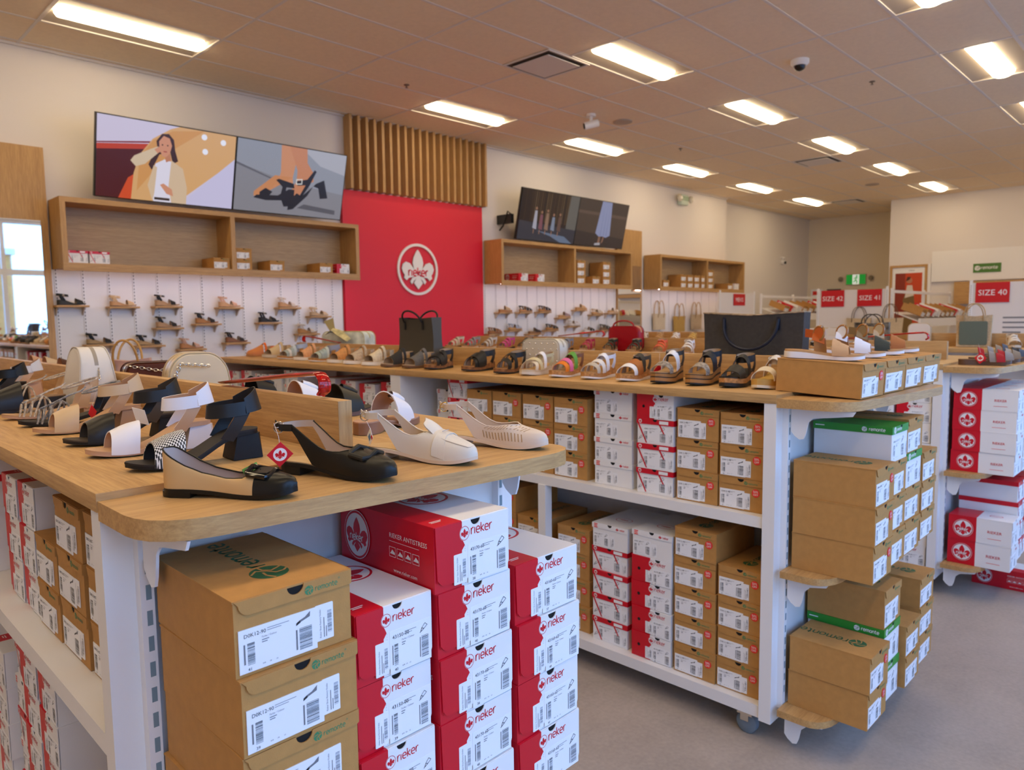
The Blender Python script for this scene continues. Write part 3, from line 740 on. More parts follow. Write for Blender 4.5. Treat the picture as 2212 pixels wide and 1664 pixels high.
def slingback(kind):
    """pointed slingback flat"""
    l = Last(.255, .98, .024, .009, POINT, .010, side=1)
    col = {'black': '1B1812', 'loafer': 'DACFBF', 'cut': 'D5C2AF'}[kind]; up_m = leather(col, .36); lin_ = mat('C9B8A6' if kind != 'black' else 'B9A491', .8); pad = mat('CDAA78', .85)
    o = [(.16, 1.0), (.30, .96), (.4, .92), (.5, .86), (.58, .74), (.64, .52), (.685, 0.0), (1, 0)] if kind == 'black' else [(.16, 1.0), (.30, .96), (.4, .92), (.5, .84), (.58, .6), (.62, 0.0), (1, 0)]
    if kind == 'cut': o = [(.16, 1.0), (.30, .96), (.4, .93), (.5, .88), (.6, .78), (.68, .56), (.725, 0), (1, 0)]
    ht = [(.16, .071), (.22, .060), (.30, .047), (.36, .038), (.45, .033), (.55, .037), (.64, .044), (.70, .043), (.78, .038), (.88, .031), (.95, .023), (.985, .015), (1, .006)]
    if kind == 'loafer': ht = [(.16, .071), (.22, .060), (.30, .048), (.36, .04), (.45, .037), (.53, .043), (.60, .056), (.66, .056), (.74, .047), (.82, .040), (.9, .031), (.95, .024), (.985, .016), (1, .006)]
    sh = Shell(l, o, ht, u0=.16, vlow=[(.16, .62), (.22, .45), (.27, .22), (.31, .05), (.34, 0), (1, 0)])
    up, ln, bi = sh.build(lambda u, v: up_m, lin_, up_m)
    so = MB(); l.slab(so, lambda u: l.zt(u) - .008, lambda u: l.zt(u) - .001, leather('14120F', .5) if kind == 'black' else mat('D9C3AC', .5), up_m, mat('2A231C', .6), .003)
    fb = MB(); l.slab(fb, lambda u: l.zt(u) - .0008, lambda u: l.zt(u) + .0012, pad, pad, pad, -.001)
    he = MB(); he.prism(Fr((0, 0, 0), (1, 0, 0), (0, 1, 0)), [(-.003, .010), (.004, .021), (.02, .028), (.055, .029), (.055, -.027), (.02, -.026), (.004, -.019), (-.003, -.008)], 0, .0165, leather('14120F', .5) if kind == 'black' else mat('C9AF93', .5))
    st, pts = sling_parts(l, sh, .16, .088, up_m, lin_)
    i = 12; bk = buckle(Vector(pts[i]) + Vector((0, -.003, 0)), .0085, CHROME if kind != 'cut' else GOLDM, (-1, -.5, -.2), (0, -.1, 1))
    end = MB(); q = Vector(pts[10]); r = Vector(pts[12])
    end.band([r + Vector((.006, -.003, -.002)), r.lerp(q, .5) + Vector((0, -.004, .001)), q + Vector((-.004, -.006, .004)), q + Vector((-.010, -.003, .007))], (0, 0, 1), .012, .0016, up_m)
    # side quarter piece
    parts = [('upper', up, [('lining', ln), ('binding', bi)]), ('sole', so, [('heel', he), ('insole', fb)]), ('heel_strap', st, [('buckle', bk), ('strap_end', end)])]
    if kind == 'black':
        orn = MB(); c = sh.P(.735, 1, 1) + Vector((0, 0, .0035)); f = Fr(c, (1, 0, -.18), (0, 1, 0)); blk = leather('211D17', .5)
        orn.tube([f.p(a * .019, b * .031, -.004 * abs(b) * 2.5) for a, b in ((1, -.7), (.75, -1), (-.75, -1), (-1, -.7), (-1, 0), (-1, .7), (-.75, 1), (.75, 1), (1, .7), (1, 0))], .0052, blk, 8, loop=True)
        parts[0][2].append(('ornament', orn))
        parts.append(('hang_tag', hang_tag(Vector(pts[12]) + Vector((.010, -.014, -.050)), .72, 1.15), []))
    if kind == 'loafer':
        sd = MB(); pth = []
        for j in range(13):
            v = j / 12; pp = sh.P(.715, min(1, 2 * v if v < .5 else 2 - 2 * v) * .93 + .05, 1 if v < .5 else -1); pth.append(pp + Vector((0, (pp.y - l.c(.71)) * .03, .0015)))
        sd.band(pth, (1, 0, -.25), [.030, .030, .028, .025, .022, .020, .019, .020, .022, .025, .028, .030, .030], -.0018, up_m)
        slit = MB(); k = pth[6]; slit.band([k + Vector((.0, -.013, .0028)), k + Vector((0, 0, .0034)), k + Vector((0, .013, .0028))], (1, 0, -.25), .0022, -.0004, mat('9FA4B4', .7))
        tg = MB(); rings = []
        for j in range(9):
            f = j / 8; x = (.685 - .165 * f) * l.L; zz = l.zt(.66) + .050 + .034 * f - .006 * f * f; w_ = .0245 * math.sqrt(max(.0, 1 - max(0, (f - .5) / .5) ** 2.2))
            rings.append([(x, l.c(.62) + w_ * q, zz - .011 * q * q * (1 - .4 * f)) for q in (1, .8, .5, .2, 0, -.2, -.5, -.8, -1)])
        tg.loft(rings, up_m, closed=False); tg.loft([[(a - .001, b * .97, c_ - .0022) for a, b, c_ in r_] for r_ in reversed(rings)], lin_, closed=False)
        seam = MB()
        for sdn in (1, -1): seam.tube([sh.P(u, .62, sdn) + Vector((0, sdn * .0004, .0006)) for u in (.72, .76, .80, .85, .89, .925, .95)], .0007, mat('BFB0A0', .6), 5)
        seam.tube([sh.P(.95, .62, 1), sh.P(.965, .75, 1), sh.P(.968, 1, 1), sh.P(.965, .75, -1), sh.P(.95, .62, -1)], .0007, mat('BFB0A0', .6), 5)
        tagm = MB(); f = Fr(Vector(pts[12]) + Vector((.014, -.008, -.042)), (.8, -.6, 0), (0, .1, 1)).sub(0, 0, PI / 4); tagm.prism(f, [(-.013, -.013), (.013, -.013), (.013, .013), (-.013, .013)], -.0006, 0, PAPER); tagm.rect(f, -.008, -.006, .004, .006, mat('5E86B8', .5), .0004); tagm.rect(f, .005, -.013, .013, -.004, RED, .0004)
        tagm.tube([f.p(.012, .012), Vector(pts[12]) + Vector((.004, -.004, -.01))], .0004, PAPER, 5)
        parts[0][2].extend([('saddle_strap', sd), ('strap_slit', slit), ('tongue', tg), ('seam', seam)]); parts.append(('hang_tag', tagm, []))
    if kind == 'cut':
        ct = MB(); inn = mat('A9875C', .8)
        for row, (va, vb, uA, uB, n, sl) in enumerate(((.14, .44, .42, .80, 13, .006), (.58, .88, .42, .80, 13, -.02))):
            for sd in (1, -1):
                for j in range(n):
                    u = uA + (uB - uA) * j / (n - 1); d = .0085
                    q = [sh.P(u, va, sd), sh.P(u + d, va, sd), sh.P(u + d + sl * -2.2, vb, sd), sh.P(u + sl * -2.2, vb, sd)]
                    nn = (q[1] - q[0]).cross(q[3] - q[0]).normalized()
                    if nn.y * sd < 0 and abs(nn.y) > .05: nn = -nn
                    if nn.z < 0 and abs(nn.y) <= .05: nn = -nn
                    ct.face([p + nn * .0011 for p in q], inn)
        parts[0][2].append(('cut_out', ct))
    return parts
def block_sandal(c, vamp=None, sole='CBA887', lining='BC9877', heelm=None, strapm=None, vwd=.052, tagkind=None, hgt=.058):
    """open-toe block-heel sandal: wide vamp band, ankle strap and heel counter"""
    def build():
        l = Last(.245, 1.0, hgt, .011, FOOT, .006); m = leather(c, .36) if not strapm else strapm; vm = vamp or m; li = leather(lining, .6)
        so_m = leather(sole, .5); hm = heelm or so_m
        so = MB(); l.slab(so, lambda u: l.zt(u) - .009, lambda u: l.zt(u) - .002, so_m, so_m, leather('2B241D', .6), .0015)
        fb = MB(); l.slab(fb, lambda u: l.zt(u) - .0025, lambda u: l.zt(u) + .001, li, li, li, .0022)
        he = MB(); a = [(-.001, .014), (.006, .024), (.05, .029), (.05, -.027), (.006, -.022), (-.001, -.012)]; b = [(-.004, .018), (.0, .028), (.06, .031), (.06, -.030), (.0, -.026), (-.004, -.016)]
        zt_ = lambda x: l.zt(max(0, x / l.L)) - .0085
        he.loft([[(x, y, 0) for x, y in b], [(x, y, .003) for x, y in b], [(x, y, zt_(x)) for x, y in a]], hm, True, True, True)
        v = MB(); l.vamp(v, .635, .845, .056, .036, vm, li)
        rg = MB(); rgx, rz_ = .047, .102; l.ring(rg, rgx, rz_, .050, .0325, .027, m, li, tilt=.004, a0=-PI * .60, a1=PI * .60, n=22, flare=-.12)
        bk = MB(); l.ring(bk, rgx, rz_ + .001, .049, .0322, [.030 + .016 * math.sin(PI * i / 18) for i in range(19)], m, li, tilt=.016, a0=PI * .58, a1=PI * 1.42, n=18, flare=-.25)
        l.side_post(bk, .30, (.036, .031, rz_ - .004), m, (.026, .024), inner=li)
        parts = [('sole', so, [('heel', he), ('footbed', fb)]), ('vamp_strap', v, []), ('ankle_strap', rg, [('buckle', buckle((.050, -.034 + l.c(.15), rz_ - .016), .006))]), ('heel_strap', bk, [])]
        if tagkind == 'card':
            t = MB(); f = Fr((.118, -.030, .052), (.35, -.85, .1), (.25, .1, 1)); t.prism(f, [(0, 0), (.046, 0), (.046, .034), (0, .034)], -.0006, 0, PAPER)
            swirl(t, f, .007, .028, .0028, GREEN, PAPER); t.word(f, .012, .0265, .0028, 'remonte', GREEN, .0003, wt=.2); t.lines(f, .006, .018, (.03, .033, .028, .03), .0042, .0008, GREYINK, .0003)
            parts.append(('hang_tag', t, []))
        if tagkind == 'red': parts.append(('hang_tag', hang_tag((.105, -.046, .040), .9, 1.0), []))
        return parts
    return build
def strappy_sandal(strap, sole, lining, heel='1A1714', hgt=.03):
    """flat sandal of thin glittering straps that cross over the foot"""
    def build():
        l = Last(.245, .98, hgt, .011, FOOT, .006); g = glitter(strap); sm_ = leather(sole, .5); li = leather(lining, .6); hm = leather(heel, .4)
        so = MB(); l.slab(so, lambda u: l.zt(u) - .009, lambda u: l.zt(u) - .002, sm_, sm_, sm_, .0015)
        fb = MB(); l.slab(fb, lambda u: l.zt(u) - .0025, lambda u: l.zt(u) + .001, li, li, li, .002)
        he = MB(); he.prism(Fr((0, 0, 0), (1, 0, 0), (0, 1, 0)), [(-.001, .014), (.006, .024), (.045, .029), (.045, -.027), (.006, -.022), (-.001, -.012)], 0, hgt - .008, hm)
        v = MB()
        for u, u2, h_ in ((.86, .80, .030), (.82, .76, .034), (.76, .70, .038), (.72, .54, .052), (.52, .74, .050)):
            pts = []
            for i in range(15):
                a = PI * i / 14; uu = u + (u2 - u) * i / 14; sn = math.sin(a) ** .8; pts.append((uu * l.L - .2 * h_ * sn, l.c(uu) + (l.hw(uu) + .002) * math.cos(a), l.zt(uu) - .004 + (h_ + .004) * sn))
            v.tube(pts, .0028, g, 6)
        mid = MB(); mid.tube([(l.L * .80, l.c(.8), l.zt(.8) + .034), (l.L * .68, l.c(.7), l.zt(.7) + .047), (l.L * .52, l.c(.5), l.zt(.5) + .062), (.095, l.c(.4), .088), (.085, l.c(.3), .098)], .003, g, 6)
        rg = MB(); rg.tube([(.045 + .048 * math.cos(a), l.c(.15) + .032 * math.sin(a), .094 - .014 * math.cos(a)) for a in [2 * PI * i / 24 for i in range(24)]], .003, g, 6, loop=True)
        bk = MB(); l.side_post(bk, .20, (.028, .030, .092), hm, (.03, .02)); l.ring(bk, .044, .082, .047, .0315, .030, hm, li, tilt=.012, a0=PI * .62, a1=PI * 1.38, n=12)
        return [('sole', so, [('heel', he), ('footbed', fb)]), ('vamp_strap', v, []), ('instep_strap', mid, []), ('ankle_strap', rg, []), ('heel_strap', bk, [])]
    return build
def wedge_sandal(layers, bed, straps, ankle=None, hgt=.05, plat=.024, tag_=False, L=.245, post=None, wk=1.04):
    """platform sandal: sole layers from the ground up, straps (u, width, height, colour, u2), ankle (colour, width)"""
    def build():
        l = Last(L, wk, hgt, plat, FOOT, .005)
        lo = lambda u: l.spr(u) * 1.2 + .002 * max(0, (u - .6) / .4)
        parts = []; so = MB(); bedm = leather(bed, .6)
        for f0, f1, hx in layers:
            m_ = hx if not isinstance(hx, str) else mat(hx, .6, var=.12, bscale=160)
            l.slab(so, lambda u, f=f0: lo(u) + (l.zt(u) - .003 - lo(u)) * f, lambda u, f=f1: lo(u) + (l.zt(u) - .003 - lo(u)) * f, m_, m_, m_, .002)
        fb = MB(); l.slab(fb, lambda u: l.zt(u) - .003, lambda u: l.zt(u) + .001, bedm, bedm, bedm, .002)
        parts.append(('sole', so, [('footbed', fb)]))
        for u, wd, h_, hx, u2 in straps:
            v = MB(); mm = hx if not isinstance(hx, str) else leather(hx, .45); l.arch(v, u, wd, h_, mm, mat('B59A7A', .8), u2=u2, lean=.18)
            parts.append(('strap', v, []))
        if ankle:
            hx, wd = ankle; mm = hx if not isinstance(hx, str) else leather(hx, .45); z = hgt + .046
            a = MB(); l.ring(a, .048, z, .050, .034, wd, mm, mat('B59A7A', .8), tilt=.006, flare=-.1)
            parts.append(('ankle_strap', a, [('buckle', buckle((.05, -.037 + l.c(.15), z), .007))]))
            pm = leather(post, .45) if post else mm
            b = MB(); l.side_post(b, .24, (.034, .0325, z - .004), pm, (.024, .02)); parts.append(('heel_strap', b, []))
        if tag_: parts.append(('hang_tag', hang_tag((.10, -.050, .040), -.5, 1.5), []))
        return parts
    return build
def peep_shoe(col, sole='E4DACB', toe_open=True, upm=None, counter=True, solet=.024, hgt=.04, top=None):
    """covered sandal: broad upper over the instep with an open toe and a heel counter"""
    def build():
        l = Last(.24, 1.04, hgt, solet, FOOT, .005); m = upm or leather(col, .6); li = mat('B79A76', .85)
        lo = lambda u: l.spr(u) * 1.2
        so = MB(); sw = mat(sole, .6); l.slab(so, lo, lambda u: l.zt(u) - .004, sw, sw, sw, .003)
        fb = MB(); l.slab(fb, lambda u: l.zt(u) - .004, lambda u: l.zt(u) + .001, li, li, li, .0005)
        v = MB(); rings = []; us = [.50, .54, .58, .63, .68, .73, .78, .82] if toe_open else [.50, .56, .62, .68, .74, .80, .86, .92, .96, .985, 1.0]
        for u in us:
            h_ = tab([(.50, .072), (.6, .062), (.7, .050), (.82, .038), (.92, .028), (1, .004)], u)
            rings.append([(u * l.L - .1 * h_ * math.sin(PI * a / 14), l.c(u) + (l.hw(u) + .002) * math.cos(PI * a / 14), l.zt(u) - .003 + (h_ + .003) * math.sin(PI * a / 14) ** .8) for a in range(15)])
        v.loft(rings, m, closed=False); v.loft([[(a, b * .97 + l.c(.6) * .03, c_ - .0016) for a, b, c_ in r_] for r_ in rings], li, closed=False)
        b = MB(); l.ring(b, .045, hgt + .026, .047, .0315, .040, top and leather(top, .6) or m, li, tilt=.004, a0=PI * .45, a1=PI * 1.55, n=16)
        sp = MB(); l.arch(sp, .40, .020, .078, top and leather(top, .6) or m, li, lean=.05)
        parts = [('sole', so, [('footbed', fb)]), ('upper', v, [])]
        if counter: parts += [('heel_counter', b, []), ('instep_strap', sp, [])]
        return parts
    return build
def slide(vm, am, bed='BF9464', sole='E6E2E2', ring_m='A06A32', buckle_=True):
    """slide sandal with a folded toe band and, when am is given, an upright round-buckle instep band"""
    def build():
        l = Last(.26, 1.03, .028, .018, FOOT, .006); so = MB(); sw = mat(sole, .5); bm_ = leather(bed, .7)
        l.slab(so, lambda u: l.spr(u) * 1.3, lambda u: l.zt(u) - .006, sw, sw, sw, .004); fb = MB(); l.slab(fb, lambda u: l.zt(u) - .006, lambda u: l.zt(u) + .001, bm_, bm_, bm_, .002)
        v = MB(); l.arch(v, .72, .055, .040, leather(vm, .5), bm_, lean=.1); fo = MB(); l.arch(fo, .66, .026, .047, leather(vm, .5), bm_, lean=.1, a0=.55, a1=PI - .2, t=.004)
        parts = [('sole', so, [('footbed', fb)]), ('vamp_strap', v, [('fold', fo)])]
        if am:
            q = leather(am, .5); a = MB(); l.arch(a, .44, .044, .058, q, bm_, lean=.1, a0=.0, a1=PI * .80); e = MB()
            e.band([(.44 * l.L - .006, l.c(.4) + .016, l.zt(.4) + .056), (.40 * l.L - .02, l.c(.4) + .045, l.zt(.4) + .062), (.36 * l.L - .04, l.c(.4) + .075, l.zt(.4) + .064)], (0, 0, 1), .030, .002, q)
            d = MB(); c = Vector((.42 * l.L, l.c(.4) - .012, l.zt(.4) + .066)); f = Fr(c, (.75, -.66, .0), (.1, .12, 1)); n = 22
            d.prism(f, [(.0235 * math.cos(2 * PI * i / n), .0235 * math.sin(2 * PI * i / n)) for i in range(n)], -.002, .002, q)
            rg = MB(); rg.tube([f.p(.0255 * math.cos(2 * PI * i / n), .0255 * math.sin(2 * PI * i / n)) for i in range(n)], .0042, mat(ring_m, .25), 8, loop=True)
            rg.tube([f.p(.012, .022, .004), f.p(.016, .028, .004)], .003, CHROME, 6)
            parts += [('instep_strap', a, [('strap_end', e)]), ('round_buckle', d, [('buckle_ring', rg)])]
        return parts
    return build
def mule(band_c, bed='8A6146', roll=True, heel=.03, lining='B78F74'):
    """mule with one broad band over the foot and a rolled tube bow on it"""
    def build():
        l = Last(.245, 1.02, heel, .016, FOOT, .006); so = MB(); sm_ = mat(bed, .45, var=.12, bscale=200); l.slab(so, lambda u: l.spr(u) * 1.2 if u > .62 or u < .24 else l.spr(u) + min(.012, (u - .24) * .09, (.62 - u) * .09), lambda u: l.zt(u) - .002, sm_, sm_, sm_, .002)
        fb = MB(); l.slab(fb, lambda u: l.zt(u) - .002, lambda u: l.zt(u) + .001, leather(lining, .6), leather(lining, .6), sm_, .001)
        v = MB(); m = leather(band_c, .35); l.arch(v, .66, .075, .062, m, leather(lining, .5), lean=.08, t=.0026)
        parts = [('sole', so, [('footbed', fb)]), ('vamp_strap', v, [])]
        if roll:
            r = MB(); n = 14; c0, c1 = Vector((.60 * l.L, l.c(.6) - .004, l.zt(.6) + .068)), Vector((.83 * l.L, l.c(.6) - .004, l.zt(.7) + .046)); t = (c1 - c0).normalized(); s_ = Vector((0, 1, 0)); u_ = t.cross(s_)
            ro = [[c + (s_ * math.cos(2 * PI * i / n) + u_ * math.sin(2 * PI * i / n)) * q for i in range(n)] for c, q in ((c0, .0085), (c0.lerp(c1, .5), .0115), (c1, .009))]
            r.loft(ro, m); r.loft([[p * 1 for p in q] for q in [[c + (s_ * math.cos(2 * PI * i / n) + u_ * math.sin(2 * PI * i / n)) * q * .82 for i in range(n)] for c, q in ((c0, .0085), (c0.lerp(c1, .5), .0115), (c1, .009))]], leather(lining, .5))
            parts.append(('bow', r, []))
        return parts
    return build
def shoe(key, build, label, loc, heading, group, scale=None, cat='shoe', name='sandal'):
    """heading: direction of the toe, degrees from +x"""
    return place(('shoe', key), name, build, label, cat, (loc[0], loc[1], loc[2] + .0012), math.radians(heading), group, scale)
def at_toe(x, y, heading, L=.245):
    a = math.radians(heading); return x - L * math.cos(a), y - L * math.sin(a)

# ------------------------------------------------------------------ shoehorn and bags
def shoehorn(label, p0, p1, group):
    """long red see-through shoehorn lying from its flat tip p0 to its hooked handle at p1 (local x along it)"""
    def build():
        mb = MB(); m = hornmat(); L = .54; rings = []
        prof = [(0, .004, .021), (.03, .007, .0205), (.10, .015, .017), (.22, .027, .014), (.36, .041, .0125), (.47, .049, .0125)]
        prof += [(.47 + .026 * math.sin(a), .049 - .026 + .026 * math.cos(a), .0135 + .002 * math.sin(a)) for a in [PI * i / 9 * .62 for i in range(1, 10)]]; prof.append((prof[-1][0] - .012, .006, .0135))
        for i, (x, z, w_) in enumerate(prof):
            a = prof[max(0, i - 1)]; b = prof[min(len(prof) - 1, i + 1)]; t = Vector((b[0] - a[0], 0, b[1] - a[1])).normalized(); nn = Vector((-t.z, 0, t.x)); th = .0035 if x < .1 else .0055
            rings.append([Vector((x, 0, z)) + Vector((0, w_ * math.cos(q), 0)) + nn * (th * math.sin(q) + .004 * (1 if x < .05 else .3) * math.cos(q) ** 2) for q in [2 * PI * j / 12 for j in range(12)]])
        mb.loft(rings, m, True, True, True); return [('blade', mb, [])]
    a, b = Vector(p0), Vector(p1); d = b - a
    o = place('horn', 'shoehorn', build, label, 'shoehorn', p0, math.atan2(d.y, d.x), group); return o
def handle(mb, p0, p1, hgt, m, r=.005, out=(0, 0, 0), n=14):
    p0, p1 = Vector(p0), Vector(p1); o = Vector(out)
    mb.tube([p0.lerp(p1, .5 - .5 * math.cos(PI * i / n)) + (Vector((0, 0, hgt)) + o) * math.sin(PI * i / n) ** .8 for i in range(n + 1)], r, m, 8)
def tote(wb, wt, db, dt, h, m, hm, lin_=None, hand=.12, tie=False, seamm=None, pocket=None, hr=.005, out=.04, sides=None):
    """open-topped tote: base centred at 0, width along x"""
    def build():
        b = MB(); n = 7; rings = []
        for i in range(n):
            f = i / (n - 1); w_ = wb + (wt - wb) * f; d = db + (dt - db) * f - .03 * min(db, .1) / .1 * math.sin(PI * f)
            rings.append([(x * w_ / 2, y * d / 2 * (1 - .25 * f * (abs(x) > .9)), f * h - (.012 * (1 - abs(x)) if i == n - 1 else 0)) for x, y in ((-1, -1), (-.5, -1), (0, -1), (.5, -1), (1, -1), (1, 0), (1, 1), (.5, 1), (0, 1), (-.5, 1), (-1, 1), (-1, 0))])
        b.loft(rings, m, True, True, False)
        if sides: pass
        l = MB(); l.loft([[(x * .985, y * .96, max(z, .004)) for x, y, z in r] for r in rings], lin_ or m, True, True, False)
        parts = [('body', b, [('lining', l)])]
        for q, s in (('handle', -1), ('handle', 1)):
            k = MB(); handle(k, (-wt * .27, s * (dt * .42 + .012), h - .03), (wt * .27, s * (dt * .42 + .012), h - .03), (hand if not isinstance(hand, tuple) else hand[0 if s < 0 else 1]), hm, hr, (0, s * out, 0)); parts.append((q, k, []))
            for x in (-wt * .27, wt * .27): k.box((x - .006, s * (dt * .42 + .006) - .003, h - .075), (x + .006, s * (dt * .42 + .006) + .003, h - .02), hm)
        if seamm:
            e = MB(); top = [Vector(p) for p in rings[-1]]
            e.tube(top + [top[0]], .0035, seamm, 5); parts.append(('rim_stitching', e, []))
        if pocket:
            p_ = MB(); f = Fr((0, -max(db, dt) / 2 - .004, 0), (1, 0, 0), (0, 0, 1)); p_.prism(f, rr(-wb * .42, h * .06, wb * .42, h * .80, .012), -.003, 0, pocket); parts.append(('front_pocket', p_, []))
        return parts
    return build
def camera_bag(wd, dp, hh, m, trim, zipm, studs=None, chain=None, label_=False, lensm=None, taper=0.0):
    """soft rounded zip bag; front faces -y"""
    def build():
        b = MB(); pro = rr(-wd / 2, 0, wd / 2, hh, min(wd, hh) * (.26 if not taper else .40), 7); pro = [(x * (1 - taper * max(0, z / hh - .25)), z) for x, z in pro]; rings = []
        for y, k in ((-dp / 2, .93), (-dp / 2 + .006, .985), (-dp / 4, 1.0), (0, 1.0), (dp / 4, 1.0), (dp / 2 - .006, .985), (dp / 2, .93)): rings.append([(x * k, y * (1 - taper * .9 * max(0, z / hh - .2)), hh / 2 + (z - hh / 2) * k) for x, z in pro])
        b.loft(rings, m, True, True, True); parts = []
        pi = MB()
        for y in (-dp / 2 + .004, dp / 2 - .004): pi.tube([(x, y * (1 - taper * .9 * max(0, z / hh - .2)), z) for x, z in pro], .0022, trim, 6, loop=True)
        z_ = MB(); arc = [(x * 1.004, 0, hh / 2 + (z - hh / 2) * 1.006) for x, z in pro[:16]]; z_.band(arc, (0, 1, 0), .012, .002, zipm)
        parts.append(('body', b, [('piping', pi), ('zip', z_)]))
        if studs:
            s_ = MB()
            for i in range(6):
                for j in range(5):
                    x = (-.40 + .16 * i + (.04 if j % 2 else -.04)) * wd; z = (.14 + .18 * j) * hh; s_.lathe([(0, -.003), (.003, -.0015), (.004, 0)], studs, 8, (x, -dp / 2 - .001, z), 'Y')
            parts.append(('stud', s_, []))
        if lensm:
            p_ = MB(); f = Fr((0, -dp / 2 * (1 - taper * .1) - .001, 0), (1, 0, 0), (0, taper * .9 * dp / 2 / hh, 1)); p_.prism(f, rr(-wd * .34, hh * .34, wd * .34, hh * .84, .03), -.002, .002, lensm); p_.prism(f, rr(-wd * .28, hh * .68, -wd * .08, hh * .80, .006), .0025, .004, m); parts.append(('front_pocket', p_, []))
        if chain:
            c = MB(); p0, p1, p2 = chain; P = [Vector(p0).lerp(Vector(p1), i / 9) if i < 10 else Vector(p1).lerp(Vector(p2), (i - 9) / 9) for i in range(19)]
            for i in range(18):
                q = (P[i] + P[i + 1]) / 2; d = (P[i + 1] - P[i]); dn = d.normalized(); s_ = dn.cross(Vector((0, -1, .3))).normalized() if i % 2 else dn.cross(Vector((1, 0, .2))).normalized(); a = d.length * .68
                c.tube([q + dn * a * math.cos(t) + s_ * a * .62 * math.sin(t) for t in [2 * PI * k / 10 for k in range(10)]], .0016, CHROME, 5, loop=True)
            parts.append(('chain', c, []))
        return parts
    return build
# ------------------------------------------------------------------ room shell
WALLM = mat('E4DDD8', 0.85, bump=.05, bscale=120, name='wall_paint')
BEIGEM = mat('E8DAC2', 0.85, name='beige_wall_paint')
CEILM = mat('F0DCBE', 0.9, bump=.5, bscale=260, var=.03, name='ceiling_tile')
GRIDM = mat('E0D8D0', 0.5, name='ceiling_grid_paint')
def floor_mat():
    m = bpy.data.materials.new('polished_concrete'); m.use_nodes = True; n = m.node_tree; b = n.nodes['Principled BSDF']; b.inputs['Roughness'].default_value = .5
    t = n.nodes.new('ShaderNodeTexCoord'); z = n.nodes.new('ShaderNodeTexNoise'); z.inputs['Scale'].default_value = 1.3; z.inputs['Detail'].default_value = 8; z.inputs['Roughness'].default_value = .65
    z2 = n.nodes.new('ShaderNodeTexNoise'); z2.inputs['Scale'].default_value = 60; z2.inputs['Detail'].default_value = 4
    n.links.new(t.outputs['Object'], z.inputs['Vector']); n.links.new(t.outputs['Object'], z2.inputs['Vector'])
    mx = n.nodes.new('ShaderNodeMix'); mx.data_type = 'FLOAT'; mx.inputs[0].default_value = .25; n.links.new(z.outputs['Fac'], mx.inputs[2]); n.links.new(z2.outputs['Fac'], mx.inputs[3])
    r = n.nodes.new('ShaderNodeValToRGB'); r.color_ramp.elements[0].position = .32; r.color_ramp.elements[1].position = .68; r.color_ramp.elements[0].color = H('988B7E'); r.color_ramp.elements[1].color = H('C0B0A0')
    n.links.new(mx.outputs[0], r.inputs[0]); n.links.new(r.outputs[0], b.inputs['Base Color'])
    return m
FLOORM = floor_mat()
XA = 19.2
f = MB(); f.box((X0 - .2, YF - .3, -.12), (XA + .2, 8.2, 0), FLOORM); struct('floor', f)
g = MB(); xs = [2.36 + .625 + 1.25 * i for i in range(-5, 14)]; ys = [6.72 + .306 + .6125 * i for i in range(-14, 2)]
for x in xs: g.box((x - .012, YF, ZC - .004), (x + .012, 7.73, ZC + .001), GRIDM)
for y in ys: g.box((X0, y - .012, ZC - .0042), (XA, y + .012, ZC + .001), GRIDM)
g.box((X0, 7.70, ZC - .022), (14.4, 7.73, ZC), GRIDM); g.box((14.4, 7.93, ZC - .022), (XA, 7.96, ZC), GRIDM)
LROWS = [(6.72, 'row along the television wall', [-.14, 2.36, 6.11, 8.61, 11.11, 13.61, 16.11]), (4.27, 'middle row', [-.14, 2.36, 6.11, 8.61, 11.11, 13.61, 16.11]), (1.82, 'right-hand row with unseen near lights added', [-1.39, -.14, 1.11, 2.36, 3.61, 6.11, 8.61, 11.11, 13.61, 16.11]), (-.63, 'unseen row added by the shop windows', [-1.39, .0 - .14, 2.36, 4.86, 7.36, 11.11, 14.86])]  # unseen extras: near end of right-hand row and window row, added for brightness
c = MB(); lampcells = {(round(x, 2), round(y, 2)) for y, _, lx in LROWS for x in lx}
gx = [X0] + [x for x in xs if X0 < x < XA] + [XA]; gy = [YF] + [y for y in ys if YF < y < 7.97] + [7.97]
for i in range(len(gx) - 1):
    for j in range(len(gy) - 1):
        if any(abs((gx[i] + gx[i + 1]) / 2 - a) < .2 and abs((gy[j] + gy[j + 1]) / 2 - b) < .2 for a, b in lampcells): continue
        c.add([(gx[i], gy[j], ZC), (gx[i + 1], gy[j], ZC), (gx[i + 1], gy[j + 1], ZC), (gx[i], gy[j + 1], ZC)], [(3, 2, 1, 0)], CEILM)
c.box((X0 - .2, YF - .3, ZC + .10), (XA + .2, 8.2, ZC + .2), CEILM); ceil = struct('ceiling', c); struct('ceiling_grid', g, ceil)  # upper slab is unseen, added to block light above the tiles
m = MB(); m.box((X0 - .2, 7.73, 0), (14.4, 8.1, ZC), WALLM); struct('wall_left', m)
m = MB(); m.box((14.4, 7.96, 0), (XA + .2, 8.1, ZC), WALLM); struct('wall_recess', m)
m = MB(); m.box((XA, 5.2, 0), (XA + .2, 8.1, ZC), BEIGEM); struct('wall_alcove', m)
m = MB(); m.box((17.3, YF, 0), (17.5, 5.4, ZC), WALLM); m.box((17.5, 5.2, 0), (XA, 5.4, ZC), WALLM); struct('wall_far', m)
m = MB(); m.box((X0 - .2, YF, 0), (X0, 7.73, ZC), WALLM); struct('wall_near', m)
WT = 3.62
m = MB(); m.box((X0, YF - .2, WT), (17.5, YF, ZC), WALLM); m.box((X0, YF - .2, 0), (17.5, YF, .12), WALLM); m.box((11.7, YF - .2, .12), (17.5, YF, WT), WALLM)
